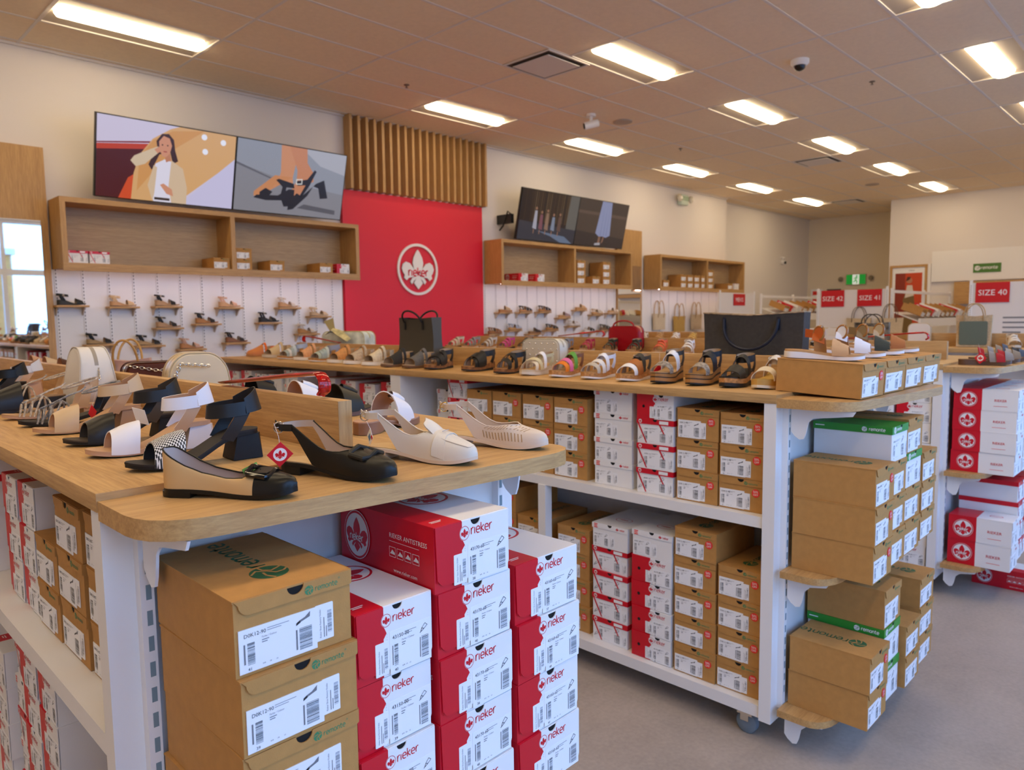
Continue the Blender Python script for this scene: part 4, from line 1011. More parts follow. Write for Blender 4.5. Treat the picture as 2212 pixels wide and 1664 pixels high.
m.box((X0, YF - .2, .12), (-.9, YF, WT), WALLM)  # solid unseen stretch, added to keep blue daylight off the left side
for i, x in enumerate((4.42, 8.1)): m.box((x - .16, YF - .2, .12), (x + .16, YF, WT), WALLM)
struct('wall_front', m)
FRAME = mat('D5D2D0', .4, name='window_frame_paint')
spans = [(-.9, 4.26), (4.58, 7.94), (8.26, 11.7)]
for i, (a, b) in enumerate(spans):
    fr_ = MB(); gl = MB(); k = max(2, round((b - a) / .92)); dx = (b - a) / k
    for j in range(k + 1): x = a + dx * j; fr_.box((x - .035, YF - .15, .12), (x + .035, YF - .05, WT), FRAME)
    for z, hz in ((.15, .04), (2.60, .06), (WT - .03, .04)): fr_.box((a, YF - .145, z - hz), (b, YF - .055, z + hz), FRAME)
    gl.box((a, YF - .103, .12), (b, YF - .097, WT), glassmat())
    o = struct(f'window_{i + 1}', fr_); struct('window_pane', gl, o)
# outside the windows
m = MB(); m.box((-40, -40, -.2), (50, YF - .3, -.06), mat('A9A69F', .9, var=.08, bscale=20)); struct('pavement', m)
b = MB(); b.box((-6, -18, 0), (6.0, -14, 3.9), mat('C98A45', .9, var=.2, bscale=60)); b.box((-6.1, -18.1, 3.9), (6.1, -13.9, 4.1), mat('D8D0C6', .8))
t = thing('street_building', 'orange brick building standing across the street outside the shop windows', 'building'); obj('brick_wall', b, t)
wn = MB()
for x in (1.6, 4.6): wn.box((x - .5, -14.03, .9), (x + .5, -13.98, 2.0), mat('8E9AA2', .2))
obj('window', wn, t)

# ------------------------------------------------------------------ ceiling things
PANM = mat('A89C90', .6, name='reflector_white')
DIFF = bpy.data.materials.new('lamp_diffuser'); DIFF.use_nodes = True
_e = DIFF.node_tree.nodes['Principled BSDF']; _e.inputs['Base Color'].default_value = (.9, .88, .85, 1); _e.inputs['Emission Color'].default_value = (*LAMP_COLOR, 1); _e.inputs['Emission Strength'].default_value = LAMP_STRENGTH
def lamp():
    p = MB(); Z = lambda y: .062 if y < .12 else .004
    R0 = [(-.61, -.297, .003), (.61, -.297, .003), (.61, .297, .003), (-.61, .297, .003)]; R1 = [(-.58, -.125, .026), (.58, -.125, .026), (.58, .125, .026), (-.58, .125, .026)]
    p.loft([R1, R0], PANM, True, True); p.loft([[(x * 1.004, y * 1.005, .07) for x, y, z in R0], R0], PANM, True)
    for a_, b_ in (((-.625, -.306, -.004), (.625, -.290, .004)), ((-.625, .290, -.004), (.625, .306, .004)), ((-.625, -.306, -.004), (-.605, .306, .004)), ((.605, -.306, -.004), (.625, .306, .004))): p.box(a_, b_, GRIDM)
    d = MB(); R_ = []
    for x, k in ((-.575, .35), (-.567, .75), (-.545, 1), (0, 1), (.545, 1), (.567, .75), (.575, .35)): R_.append([(x, .105 * math.cos(a) * k, .026 - .062 * math.sin(a) * k) for a in [PI * i / 12 for i in range(13)]])
    d.loft(R_, DIFF, closed=False); return [('reflector_pan', p, []), ('diffuser', d, [])]
ORDN = ['nearest', 'second', 'third', 'fourth', 'fifth', 'sixth', 'seventh', 'eighth', 'ninth', 'tenth']
for y, rn, lx in LROWS:
    for i, x in enumerate(lx):
        w_ = 'farthest' if i == len(lx) - 1 else ('nearest' if i == 0 else ORDN[i] + ' nearest')
        ex = ' beside the screens end of the shop' if False else ''
        place('lamp', 'ceiling_light', lamp, f'recessed ceiling light, {w_} in the {rn}', 'ceiling light', (x, y, ZC), 0, 'recessed ceiling lights')
def vent():
    v = MB(); d = mat('4A4036', .8); v.box((-.30, -.30, -.006), (.30, .30, -.004), d); v.box((-.23, -.23, -.024), (.23, .23, -.018), GRIDM)
    for a, b2 in (((-.30, -.30), (.30, -.28)), ((-.30, .28), (.30, .30)), ((-.30, -.3), (-.28, .3)), ((.28, -.3), (.30, .3))): v.box((a[0], a[1], -.012), (b2[0], b2[1], -.002), GRIDM)
    return [('diffuser_plate', v, [])]
for x, y, l in ((5.5, 4.88, 'square ceiling air vent beside the big lamp over the middle of the shop'), (12.0, 4.86, 'square ceiling air vent beyond the second lamp row'), (16.75, 6.1, 'dark square ceiling air vent in the far corner')):
    place('vent', 'ceiling_vent', vent, l, 'air vent', (x, y, ZC), 0, 'ceiling air vents')
def dome():
    b = MB(); b.lathe([(0, 0), (.085, 0), (.085, -.035), (.065, -.055), (0, -.055)], WMETAL, 24); d = MB(); d.lathe([(.055, -.05), (.05, -.078), (.03, -.098), (0, -.105)], mat('1C1818', .15), 24); return [('housing', b, []), ('lens_dome', d, [])]
place('dome', 'security_camera', dome, 'white ceiling dome camera with a dark lens', 'camera', (7.19, 3.11, ZC))
def bullet():
    a = MB(); a.lathe([(0, 0), (.06, 0), (.06, -.03), (0, -.03)], WMETAL, 16); a.tube([(0, 0, -.02), (0, 0, -.10)], .018, WMETAL); c_ = MB(); c_.tube([(-.09, .0, -.10), (.08, 0, -.14)], .045, WMETAL, 14); l_ = MB(); l_.tube([(.08, 0, -.14), (.09, 0, -.142)], .034, BLACK, 14); return [('mount', a, []), ('camera_head', c_, [('lens', l_)])]
place('bullet', 'security_camera', bullet, 'small white ceiling camera on a stem beside the round speaker', 'camera', (7.2, 5.67, ZC), 2.4)
place('bulletw', 'security_camera', bullet, 'small wall camera near the far corner of the shop', 'camera', (17.6, 7.93, 2.98), -1.9)
def spk():
    a = MB(); a.lathe([(0, 0), (.12, 0), (.12, -.012), (.10, -.016), (0, -.016)], mat('B5A695', .7), 24); return [('grille', a, [])]
place('spk', 'ceiling_speaker', spk, 'round flush ceiling speaker beside the stem camera', 'speaker', (7.75, 5.6, ZC))
place('spk', 'ceiling_speaker', spk, 'round flush ceiling speaker near the far end of the ceiling', 'speaker', (14.9, 5.0, ZC))
def sprk():
    a = MB(); a.lathe([(0, 0), (.03, 0), (.03, -.006), (.008, -.01), (.008, -.03), (.018, -.032), (0, -.034)], mat('8F8377', .4, metal=.8), 12); return [('sprinkler_head', a, [])]
for x, y, l in ((4.9, 6.3, 'tiny ceiling sprinkler left of the slatted wall feature'), (8.4, 2.85, 'tiny ceiling sprinkler beside the dome camera'), (9.6, 5.9, 'tiny ceiling sprinkler above the second pair of screens')): place('sprk', 'sprinkler', sprk, l, 'sprinkler', (x, y, ZC), 0, 'ceiling sprinklers')
# emergency light on the wall
def emerg():
    b = MB(); b.box((-.13, -.10, -.10), (.13, 0, .10), mat('CFE0CF', .25), .02); b.box((-.11, -.106, -.02), (.11, -.10, .06), mat('2F6B3A', .3)); hs = []
    for s in (1, -1): h_ = MB(); h_.lathe([(.03, -.06), (.065, -.03), (.07, 0), (0, 0.01)], mat('D9D2C0', .25), 14, (s * .20, -.09, .02), 'Y'); hs.append(('lamp_head', h_, []))
    return [('housing', b, [])] + hs
place('emerg', 'emergency_light', emerg, 'twin-head emergency light high on the wall under the ceiling', 'emergency light', (12.6, 7.73, 3.80))

# ------------------------------------------------------------------ shelf wall: cabinets, panels, mirrors, screens
LED = bpy.data.materials.new('led_strip_glow'); LED.use_nodes = True
_e = LED.node_tree.nodes['Principled BSDF']; _e.inputs['Emission Color'].default_value = (1.0, .80, .80, 1); _e.inputs['Emission Strength'].default_value = 12.0
def cabinet(x0, x1, xm, label):
    t = thing('wall_cabinet', label, 'shelf', (0, 0, 0), 0, 'open oak wall cabinets'); z0, z1, y0, y1, th = 2.06, 2.678, 7.35, 7.70, .045
    for nm, a, b_, mm in (('top_panel', (x0, y0, z1 - th), (x1, y1, z1), OAKX), ('bottom_panel', (x0, y0, z0), (x1, y1, z0 + th), OAKX), ('side_panel', (x0, y0, z0 + th), (x0 + th, y1, z1 - th), OAKZ), ('side_panel', (x1 - th, y0, z0 + th), (x1, y1, z1 - th), OAKZ), ('divider', (xm - th / 2, y0 + .002, z0 + th), (xm + th / 2, y1, z1 - th), OAKZ), ('back_panel', (x0 + th, y1 - .012, z0 + th), (x1 - th, y1, z1 - th), wood('X', 'A88C64', 'C4A67C'))):
        k = MB(); k.box(a, b_, mm); obj(nm, k, t)
    k = MB(); k.box((x0 + .05, 7.40, z0 - .008), (x1 - .05, 7.425, z0 - .0005), LED); obj('light_strip', k, t); k = MB(); k.box((x0, y0, z0 - .026), (x1, y0 + .02, z0 + .001), OAKX); obj('front_lip', k, t)
cabinet(1.885, 4.96, 3.44, 'long open oak wall cabinet under the bright pair of screens')
cabinet(7.31, 10.46, 8.93, 'long open oak wall cabinet under the dark pair of screens')
cabinet(11.32, 14.5, 12.98, 'long open oak wall cabinet farthest along the wall')
SLOT = mat('6E6863', .7)
def wallpanel(x0, x1, label, pitch=.222):
    t = thing('slotted_board', label, 'wall panel', (0, 0, 0), 0, 'white slotted wall panels'); k = MB(); k.box((x0, 7.70, .30), (x1, 7.728, 2.06), WHITE); obj('panel', k, t)
    n = int((x1 - x0 - .06) / pitch)
    for i in range(n + 1):
        x = x0 + .03 + i * pitch; u = MB(); u.box((x - .012, 7.692, .30), (x + .012, 7.70, 2.06), WMETAL); fr_ = Fr((x, 7.6915, 0), (1, 0, 0), (0, 0, 1))
        for j in range(54): u.rect(fr_, -.004, .35 + j * .032, .004, .35 + j * .032 + .019, SLOT)
        obj('slotted_upright', u, t)
    return t
wallpanel(1.875, 4.93, 'white slotted wall panel behind the first group of little shoe shelves')
wallpanel(7.28, 10.46, 'white slotted wall panel to the right of the red wall')
wallpanel(11.22, 14.38, 'white slotted wall panel where canvas bags hang', .3)
t = thing('feature_wall', 'bright red wall panel with a round white lily emblem', 'wall panel'); k = MB(); k.box((4.96, 7.68, 0), (7.26, 7.728, 3.135), mat('DE1430', .5, name='red_wall_paint')); obj('panel', k, t)
e = MB(); fr_ = Fr((6.075, 7.665, 2.22), (1, 0, 0), (0, 0, 1)); WL = mat('EFEAE6', .4)
n = 48; a = [(.335 * math.cos(2 * PI * i / n), .335 * math.sin(2 * PI * i / n)) for i in range(n)]; b2 = [(x * .90, y * .90) for x, y in a]
V = [fr_.p(*q, h) for h in (-.014, .004) for q in a] + [fr_.p(*q, h) for h in (-.014, .004) for q in b2]
e.add(V, [(n + i, n + (i + 1) % n, 3 * n + (i + 1) % n, 3 * n + i) for i in range(n)] + [(i, (i + 1) % n, n + (i + 1) % n, n + i) for i in range(n)] + [(2 * n + (i + 1) % n, 2 * n + i, 3 * n + i, 3 * n + (i + 1) % n) for i in range(n)], WL)
fleur(e, fr_, .315, WL, .004); fleur(e, fr_, .315, mat('B9B2AE', .5), -.012); e.word(fr_, 0, -.085, .072, 'rieker', mat('DE1430', .5, name='red_wall_paint'), .006, wt=.24, center=True); obj('emblem', e, t)
for i in range(20):
    x = 5.06 + i * .1165; k = MB(); k.box((-.018, -.13, 0), (.018, 0, .865), OAKZ); k.box((-.018, -.13, -.004), (.018, 0, 0), mat('9A8366', .6))
    p_ = 'leftmost fin' if i == 0 else ('rightmost fin' if i == 19 else 'fin number ' + ['', 'two', 'three', 'four', 'five', 'six', 'seven', 'eight', 'nine', 'ten', 'eleven', 'twelve', 'thirteen', 'fourteen', 'fifteen', 'sixteen', 'seventeen', 'eighteen', 'nineteen'][i] + ' from the left')
    o = obj('wall_fin', k); o.location = (x, 7.728, 3.145); tag(o, f'upright oak wall fin above the red wall, {p_}', 'slat', 'oak fins above the red wall')
MIR = mat('F4F6F6', .02, metal=1.0, name='mirror_silver')
def mirror(x0, x1, xr, zt, zm, label, tilt):
    t = thing('wall_mirror', label, 'mirror'); k = MB(); k.box((x0, 7.672, 0), (x1, 7.728, zt), OAKZ); obj('frame_panel', k, t)
    q = MB(); q.box((x0 + .01, 0, 0), (xr, .006, zm - .35), MIR); o = obj('mirror_glass', q, t); o.location = (0, 7.664, .35); o.rotation_euler = (tilt, 0, 0)
mirror(.45, 1.868, 1.807, 3.137, 2.49, 'tall wall mirror with an oak panel above it at the left edge', 0)
mirror(10.47, 11.21, 11.16, 3.10, 2.47, 'tall narrow wall mirror with an oak panel between two wall cabinets', 0)
# television screens
def em(h, s=.9):
    k = ('screen', h, s)
    if k not in MATS:
        m = bpy.data.materials.new('screen_picture'); m.use_nodes = True; b = m.node_tree.nodes['Principled BSDF']; b.inputs['Base Color'].default_value = (.01, .01, .012, 1); b.inputs['Roughness'].default_value = .25
        b.inputs['Emission Color'].default_value = H(h); b.inputs['Emission Strength'].default_value = s; MATS[k] = m
    return MATS[k]
def screen(art, label, x, yb, zb, th):
    W_, H_ = 1.283, .731
    t = thing('television', label, 'screen', (x, yb, zb), 0, 'wall televisions'); t.rotation_euler = (th, 0, 0)
    k = MB(); k.box((0, 0, 0), (W_, .045, H_), BLACK, .004); obj('case', k, t); fr_ = Fr((.010, -.0008, .010), ((W_ - .02) / 1.6, 0, 0), (0, 0, (H_ - .02) / .9)); s_ = MB(); art(s_, fr_); obj('display', s_, t)
    m_ = MB(); m_.box((W_ / 2 - .15, .045, .25), (W_ / 2 + .15, .10, .45), BLACK); obj('wall_mount', m_, t); return t
def art1(s, f):
    s.rect(f, 0, 0, 1.6, .9, em('C9BFD6')); P = lambda pts, c_, h: s.poly(f, pts, em(c_), h)
    P([(0, 0), (.62, 0), (.62, .62), (0, .58)], '4A0E10', .0002); P([(0, .52), (.60, .60), (.60, .66), (0, .58)], 'B53A22', .0004); P([(0, .585), (.6, .67), (.6, .69), (0, .60)], '7C1216', .0005)
    P([(.24, 0), (.34, .24), (.42, .30), (.44, 0)], 'C9481C', .0006); P([(.38, 0), (.40, .30), (.46, .52), (.60, .72), (.80, .86), (.9, .9), (1.6, .9), (1.6, .6), (.9, 0)], 'D0A06A', .0008); P([(.95, .0), (1.6, .62), (1.6, 0)], 'C2BCDA', .001); P([(.44, .1), (.46, .5), (.60, .70), (.82, .84), (1.2, .9), (.8, .6)], 'C98F52', .0009)
    for x, y in ((1.20, .83), (1.44, .80), (1.22, .66)): s.disc(f, x, y, .035, em('E3E4F2'), .0012)
    # woman in a beige jacket
    P([(.66, .58), (.64, .70), (.70, .79), (.78, .80), (.84, .74), (.86, .62), (.90, .50), (.84, .46), (.80, .60), (.68, .55), (.60, .36), (.56, .42), (.60, .52)], '3A1C18', .0014)
    P([(.68, .60), (.67, .70), (.72, .77), (.79, .75), (.82, .67), (.80, .58), (.76, .53), (.72, .53)], 'C98A6C', .0018); P([(.74, .54), (.80, .58), (.82, .50), (.76, .47)], 'B87858', .0017)
    for x in (.71, .77): s.disc(f, x, .665, .009, em('2A1512'), .0021)
    s.rect(f, .725, .585, .765, .597, em('9A3A38'), .0021)
    P([(.63, 0), (.60, .30), (.64, .44), (.74, .50), (.84, .48), (.96, .40), (1.0, .12), (.98, 0)], 'D8D3E2', .0016); P([(.82, .50), (.96, .42), (1.02, .20), (1.02, 0), (.84, 0), (.80, .2)], 'CDB294', .0022); P([(.62, 0), (.56, .18), (.62, .42), (.66, .40), (.64, .1)], 'CDB294', .0022)
    P([(.36, .44), (.40, .50), (.58, .60), (.66, .64), (.68, .58), (.60, .50), (.52, .42), (.42, .38)], 'CDB69A', .0024); P([(.62, .60), (.70, .66), (.72, .61), (.66, .56)], 'C98A6C', .0026); P([(.74, .22), (.84, .16), (.86, .08), (.78, .10), (.70, .20)], 'C98A6C', .0026); s.rect(f, .64, .02, .82, .05, em('3A2A22'), .0026)
def art2(s, f):
    s.rect(f, 0, 0, 1.6, .9, em('8C8E99')); P = lambda pts, c_, h: s.poly(f, pts, em(c_), h)
    P([(0, 0), (1.6, 0), (1.6, .35), (.8, .42), (0, .60)], '817F86', .0003); P([(.9, .9), (1.6, .9), (1.6, .62), (1.2, .7)], 'A7A6B0', .0003); P([(0, .58), (.5, .44), (.5, .46), (0, .61)], '5E5C63', .0005); P([(.9, .1), (1.5, .06), (1.5, .12), (1.0, .16)], '55535A', .0006)
    sk, bl = 'C4865F', '1C1A20'
    P([(.60, .9), (.62, .55), (.58, .40), (.40, .24), (.26, .20), (.26, .26), (.40, .34), (.54, .50), (.82, .36), (.80, .50), (.86, .9)], sk, .0008); P([(.72, .9), (.86, .60), (.86, .46), (.76, .26), (.78, .14), (.88, .20), (1.02, .44), (1.12, .48), (1.10, .60), (1.0, .72), (.98, .9)], 'BE7D58', .0012)
    P([(.26, .18), (.44, .16), (.66, .18), (.70, .10), (.84, .12), (.84, .34), (.76, .34), (.6, .24), (.3, .22)], bl, .0014); P([(.34, .20), (.46, .20), (.52, .28), (.42, .32), (.34, .26)], bl, .0016); P([(.56, .44), (.60, .46), (.82, .42), (.84, .36), (.72, .36), (.70, .24), (.64, .24), (.66, .36)], bl, .0016)
    P([(.76, .06), (.84, .08), (1.04, .28), (1.12, .42), (1.20, .40), (1.24, .26), (1.36, .28), (1.28, .52), (1.16, .46), (1.06, .36), (.86, .18), (.76, .12)], bl, .0018); P([(.80, .12), (.92, .16), (.96, .26), (.88, .30), (.80, .22)], bl, .002); P([(.86, .46), (1.02, .50), (1.12, .64), (1.15, .62), (1.06, .42), (.96, .26), (.92, .26), (1.0, .42), (.88, .40)], bl, .002); s.stroke(f, [(.86, .42), (.94, .43), (.94, .49), (.86, .48), (.86, .42)], .012, em('D8D6D0'), .0022)
def art3(s, f):
    s.rect(f, 0, 0, 1.6, .9, em('2A1E1A', .6)); P = lambda pts, c_, h: s.poly(f, pts, em(c_, .6), h); rnd = random.Random(5)
    for i in range(26): x = .1 + i * .052; P([(x, .34), (x + .03, .34), (x + .028, .9), (x + .004, .88)], rnd.choice(['4A3626', '5A452F', '332622', '66513A', '3D2C22']), .0003)
    P([(1.3, .2), (1.6, .2), (1.6, .9), (1.34, .9)], '6F6B66', .0004); P([(0, 0), (1.6, 0), (1.6, .26), (0, .34)], '3A3A44', .0005); P([(.5, .18), (1.3, .12), (1.55, .0), (1.2, 0), (.9, .1)], '71809A', .0007)
    for x, h_, c_ in ((.42, .62, 'B9B6C4'), (.58, .56, '8A5560'), (.74, .60, '9C7A66'), (.92, .54, '8C95AA'), (1.10, .56, '6D5148')):
        P([(x - .05, .22), (x - .035, .45), (x - .03, h_ - .08), (x + .03, h_ - .08), (x + .04, .45), (x + .06, .20)], c_, .0009); s.disc(f, x, h_ - .04, .026, em('A97B62', .6), .0011); P([(x - .02, .2), (x - .02, .12), (x, .12), (x, .2)], 'A97B62', .0011)
def art4(s, f):
    s.rect(f, 0, 0, 1.6, .9, em('4E4038', .6)); P = lambda pts, c_, h: s.poly(f, pts, em(c_, .6), h)
    P([(0, .28), (1.6, .2), (1.6, .62), (0, .66)], '54443A', .0003); P([(0, .62), (1.6, .6), (1.6, .66), (0, .68)], '6A564A', .0004); P([(0, 0), (1.6, 0), (1.6, .2), (0, .28)], '3D332F', .0004)
    P([(.62, .26), (.70, .9), (1.02, .9), (1.10, .24), (.98, .19), (.86, .21), (.74, .20)], '9DA3C8', .0008)
    for x in (.78, .88, .97): P([(x, .22), (x + .015, .22), (x + .01, .86)], '8188AE', .001)
    P([(.74, .20), (.80, .20), (.80, .08), (.72, .06)], '9A705C', .001); P([(.88, .2), (.92, .2), (.90, .1), (.84, .06)], '9A705C', .001); P([(.64, .06), (.82, .08), (.82, .03), (.64, .02)], 'BDB9C0', .0012)
TH = math.atan2(.19, .706)
screen(art1, 'bright wall television showing a woman in a beige jacket', 2.18, 7.40, 2.712, TH); screen(art2, 'bright wall television showing legs in black heeled sandals', 2.18 + 1.284, 7.40, 2.712, TH)
TH2 = math.atan2(.16, .714)
screen(art3, 'dark wall television showing people walking in a street', 7.655, 7.40, 2.70, TH2); screen(art4, 'dark wall television showing a long pale blue skirt', 7.655 + 1.284, 7.40, 2.70, TH2)
k = MB(); k.box((7.60, 7.44, 2.93), (7.66, 7.728, 3.06), BLACK); k.tube([(7.62, 7.45, 3.05), (7.60, 7.50, 3.10), (7.60, 7.6, 2.9), (7.63, 7.7, 2.85)], .012, BLACK); o = obj('mount_arm', k); tag(o, 'black bracket sticking out beside the dark television of a street', 'bracket')
# wall boxes standing in the cabinets
def cabbox(kind, x, y, z, label, w_=.17, n=1, h_=.11, d=.28, rz=0):
    for i in range(n): box(kind, (x, y, z + .0005 + i * h_), rz, label + ('' if n == 1 else f', {ORD[n - 1 - i]}'), 'shoe boxes in the wall cabinets', w_, d, h_ - .0005)
ZB = 2.105
for x, l in ((2.01, 'white shoe box with a red lid at the left end of the long wall cabinet'), (2.19, 'red-lidded shoe box, right of a pair in the long wall cabinet')): cabbox('red', x, 7.38, ZB, l)
cabbox('brown', 3.32, 7.38, ZB, 'brown shoe box left of the divider under the bright screens'); cabbox('brown', 3.56, 7.38, ZB, 'brown shoe box right of the divider under the bright screens', n=2); cabbox('brown', 3.93, 7.38, ZB, 'brown shoe box alone in the middle of the right bay under the bright screens'); cabbox('brown', 4.53, 7.38, ZB, 'brown shoe box beside a red and white one under the bright screens'); cabbox('lily', 4.75, 7.38, ZB, 'small red and white shoe box at the right end under the bright screens')
cabbox('lily', 7.78, 7.38, ZB, 'red and white shoe box at the left end under the dark screens', .2); cabbox('lily', 8.14, 7.38, ZB, 'red and white shoe box, second from the left under the dark screens', .2)
cabbox('brown', 9.12, 7.38, ZB, 'brown shoe box beside the divider under the dark screens', .2, 3, .12); cabbox('brown', 9.50, 7.38, ZB, 'brown shoe box in the low middle of the bay under the dark screens', .2, 1, .12); cabbox('brown', 9.78, 7.38, ZB, 'brown shoe box in the right-hand stack under the dark screens', .2, 3, .12)
cabbox('brown', 11.56, 7.38, ZB, 'brown shoe box at the left end of the farthest wall cabinet', .2, 1, .12)
for i, x in enumerate((12.16, 12.40, 12.64)): cabbox('brown', x, 7.38, ZB, f'brown shoe box in the {["left", "middle", "right"][i]} pair of the farthest wall cabinet', .2, 2, .12)
cabbox('brown', 12.87, 7.38, ZB, 'brown shoe box just left of the divider in the farthest cabinet', .14, 2, .12); cabbox('brown', 13.16, 7.38, ZB, 'brown shoe box just right of the divider in the farthest cabinet', .2, 3, .12)
cabbox('brown', 13.95, 7.38, ZB, 'brown shoe box alone at the right in the farthest cabinet', .2, 1, .12); cabbox('white', 14.22, 7.38, ZB, 'white shoe box at the right end of the farthest wall cabinet', .2, 1, .12)
# ------------------------------------------------------------------ display gondolas
TOP, THK, SH, BS = 1.29, .032, .845, .14
def end_poly(x0, x1, yb, d):
    """end shelf outline with big rounded outer corners; the front edge runs slightly askew"""
    k = d / .28; X = lambda x: x0 + (x - .357) / (1.245 - .357) * (x1 - x0); Y = lambda y: yb - (1.30 - y) * k
    return [(X(a), Y(b)) for a, b in ((.358, 1.30), (.358, 1.175), (.362, 1.145), (.372, 1.118), (.392, 1.094), (.42, 1.077), (.457, 1.068), (.75, 1.041), (1.10, 1.016), (1.16, 1.017), (1.205, 1.026), (1.232, 1.046), (1.245, 1.075), (1.245, 1.30))]
def slots(mb, fr, z0, z1, p=.045, w_=.0045, h_=.026):
    z = z0
    while z < z1: mb.rect(fr, -w_, z, w_, z + h_, SLOT2); z += p
SLOT2 = mat('7A8E96', .7)
def bracket(x, y0, y1, zt):
    k = MB(); fr_ = Fr((x - .0025, 0, zt), (0, 1, 0), (0, 0, 1)); L = y0 - y1
    k.prism(fr_, [(y0, -.002), (y0, -.085), (y0 - .012, -.10), (y0 - .03, -.112), (y0 - .045, -.108), (y0 - .052, -.09), (y0 - .06, -.05), (y0 - .075, -.035), (y0 - L * .5, -.03), (y1 + .02, -.018), (y1 + .01, -.002)], -.0025, .0025, WMETAL); return k
def gondola(label, x0, x1, ys, ends, riser_y=None, posts=(), topseam=True, endlow=.60):
    """x0..x1 across, ys module limits, ends: list of (shelf z, depth) on the -y end"""
    t = thing('display_gondola', label, 'display table', (0, 0, 0), 0, 'wheeled oak and white display tables'); xc = (x0 + x1) / 2; ya, yb = ys[0], ys[-1]
    def part(nm, a, b, m, bev=0.0, parent=None):
        k = MB(); k.box(a, b, m, bev); return obj(nm, k, parent or t)
    for i in range(len(ys) - 1):
        tp = part('tabletop', (x0, ys[i] + (.0008 if i else 0), TOP - THK), (x1, ys[i + 1] - .0008, TOP), OAKY, .0012)
        if i == 0: part('edge_band', (x0 + .0003, ys[0] - .0008, TOP - THK + .0005), (x1 - .0003, ys[0] + .001, TOP - .0006), OAKX, 0, tp)
        for s, (a, b) in enumerate(((x0 + .012, xc - .012), (xc + .012, x1 - .012))):
            part('shelf', (a, ys[i] + .045, SH - .04), (b, ys[i + 1] - .045, SH), WHITE); part('base_shelf', (a, ys[i] + .045, BS - .045), (b, ys[i + 1] - .045, BS), WHITE)
        part('centre_panel', (xc - .012, ys[i] + .045, BS - .045), (xc + .012, ys[i + 1] - .045, TOP - THK), WHITE)
        for y in (ys[i], ys[i + 1] - .045): part('end_panel', (x0 + .004, y, BS - .05), (x1 - .004, y + .045, TOP - THK), WHITE)
    for y in posts: part('support_post', (x0 + .006, y - .022, BS), (x0 + .05, y + .022, SH - .04), WHITE)
    ry = riser_y or (ya + .03, yb - .1)
    rb = part('riser_board', (xc - .0165, ry[0], TOP), (xc + .0165, ry[1], TOP + .108), OAKY, .001); part('edge_band', (xc - .0163, ry[0] - .0012, TOP + .0005), (xc + .0163, ry[0] + .001, TOP + .1075), OAKZ, 0, rb)
    # end frame
    for s, x in ((1, x0 + .004), (-1, x1 - .004)):
        u = MB(); xa = x + s * .048; u.box((min(xa, xa + s * .022), ya - .022, BS), (max(xa, xa + s * .022), ya, TOP - THK - .01), WMETAL); fr_ = Fr((xa + s * .013, ya - .0224, 0), (1, 0, 0), (0, 0, 1)); slots(u, fr_, .2, TOP - .09); obj('slotted_upright', u, t)
    for i, (z, d) in enumerate(ends):
        k = MB(); k.prism(Fr((0, 0, 0), (1, 0, 0), (0, 1, 0)), end_poly(x0 + .001, x1 - .075, ya - .001 - (.0 if i == 0 else .024), d - (.0 if i == 0 else .024)), z - (THK if i == 0 else .024), z, OAKX); obj('end_shelf', k, t)
        for x in (x0 + .062, x1 - .062): obj('bracket', bracket(x, ya - .03, ya - d + .05, z - (THK if i == 0 else .024)), t)
    def castor(x, y):
        k = MB(); k.box((x - .03, y - .03, BS - .062), (x + .03, y + .03, BS - .045), CHROME); k.box((x - .022, y - .012, .05), (x - .018, y + .02, BS - .06), CHROME); k.box((x + .018, y - .012, .05), (x + .022, y + .02, BS - .06), CHROME); o = obj('castor', k, t)
        w_ = MB(); w_.lathe([(.012, -.016), (.034, -.016), (.04, -.012), (.04, .012), (.034, .016), (.012, .016)], mat('6D7A86', .5), 22, (x, y, .04), 'X'); obj('wheel', w_, o)
    for i in range(len(ys) - 1):
        for x in (x0 + .055, x1 - .055):
            for y in (ys[i] + .11, ys[i + 1] - .11): castor(x, y)
    return t
gondola('nearest display table with dressy sandals and ballet flats on its oak top', .357, 1.322, (1.30, 3.50, 5.88), ((1.277, .28), (.596, .30), (.16, .30)), (1.315, 5.7))
gondola('middle display table with a long row of platform sandals and white shelves of boxes', 2.436, 3.405, (1.11, 3.305, 5.68), ((1.277, .305), (.668, .235), (.158, .235)), (1.28, 5.2), (2.215, 4.5))
gondola('third display table behind the middle one, with red and white boxes on its end', 4.45, 5.42, (1.10, 3.30, 5.7), ((1.277, .31), (.705, .25), (.19, .25)), (1.2, 5.3))
gondola('farthest display table in front of the size racks', 6.47, 7.43, (.7, 2.9, 5.1), ((1.277, .30), (.70, .24), (.16, .24)), (.8, 4.8))
# ------------------------------------------------------------------ boxes: end of the nearest table (fronts face -y)
gE = 'shoe boxes on the end of the nearest table'
z0 = .597
for i, (s, h_) in enumerate((('38', .1155), ('37', .1155), ('40', .1155), ('39', .1155), ('41', .1145))):
    box('brown', (.5275 + (.001, -.001, .001, .001, -.001)[i], .970 + (.004, .006, .0, -.003, .006)[i], z0 + i * .1155), (0, .005, -.004, .006, -.004)[i], f'brown shoe box, {ORD[4 - i]}, left stack on nearest table\'s end', gE, .193, .294, h_ - .0006, code='D0K12-90', size=s)
for i, s in enumerate(('37', '38', '39', '40')):
    box('lily', (.7065 + (.0, .001, -.001, .001)[i], .978 + (.004, -.002, .004, 0)[i], z0 + i * .1237), (0, .005, -.004, .005)[i], f'red-white lily shoe box, {ORD[3 - i]}, second stack from left, nearest table end', gE, .158, .286, .1231, code='43150-00', size=s)
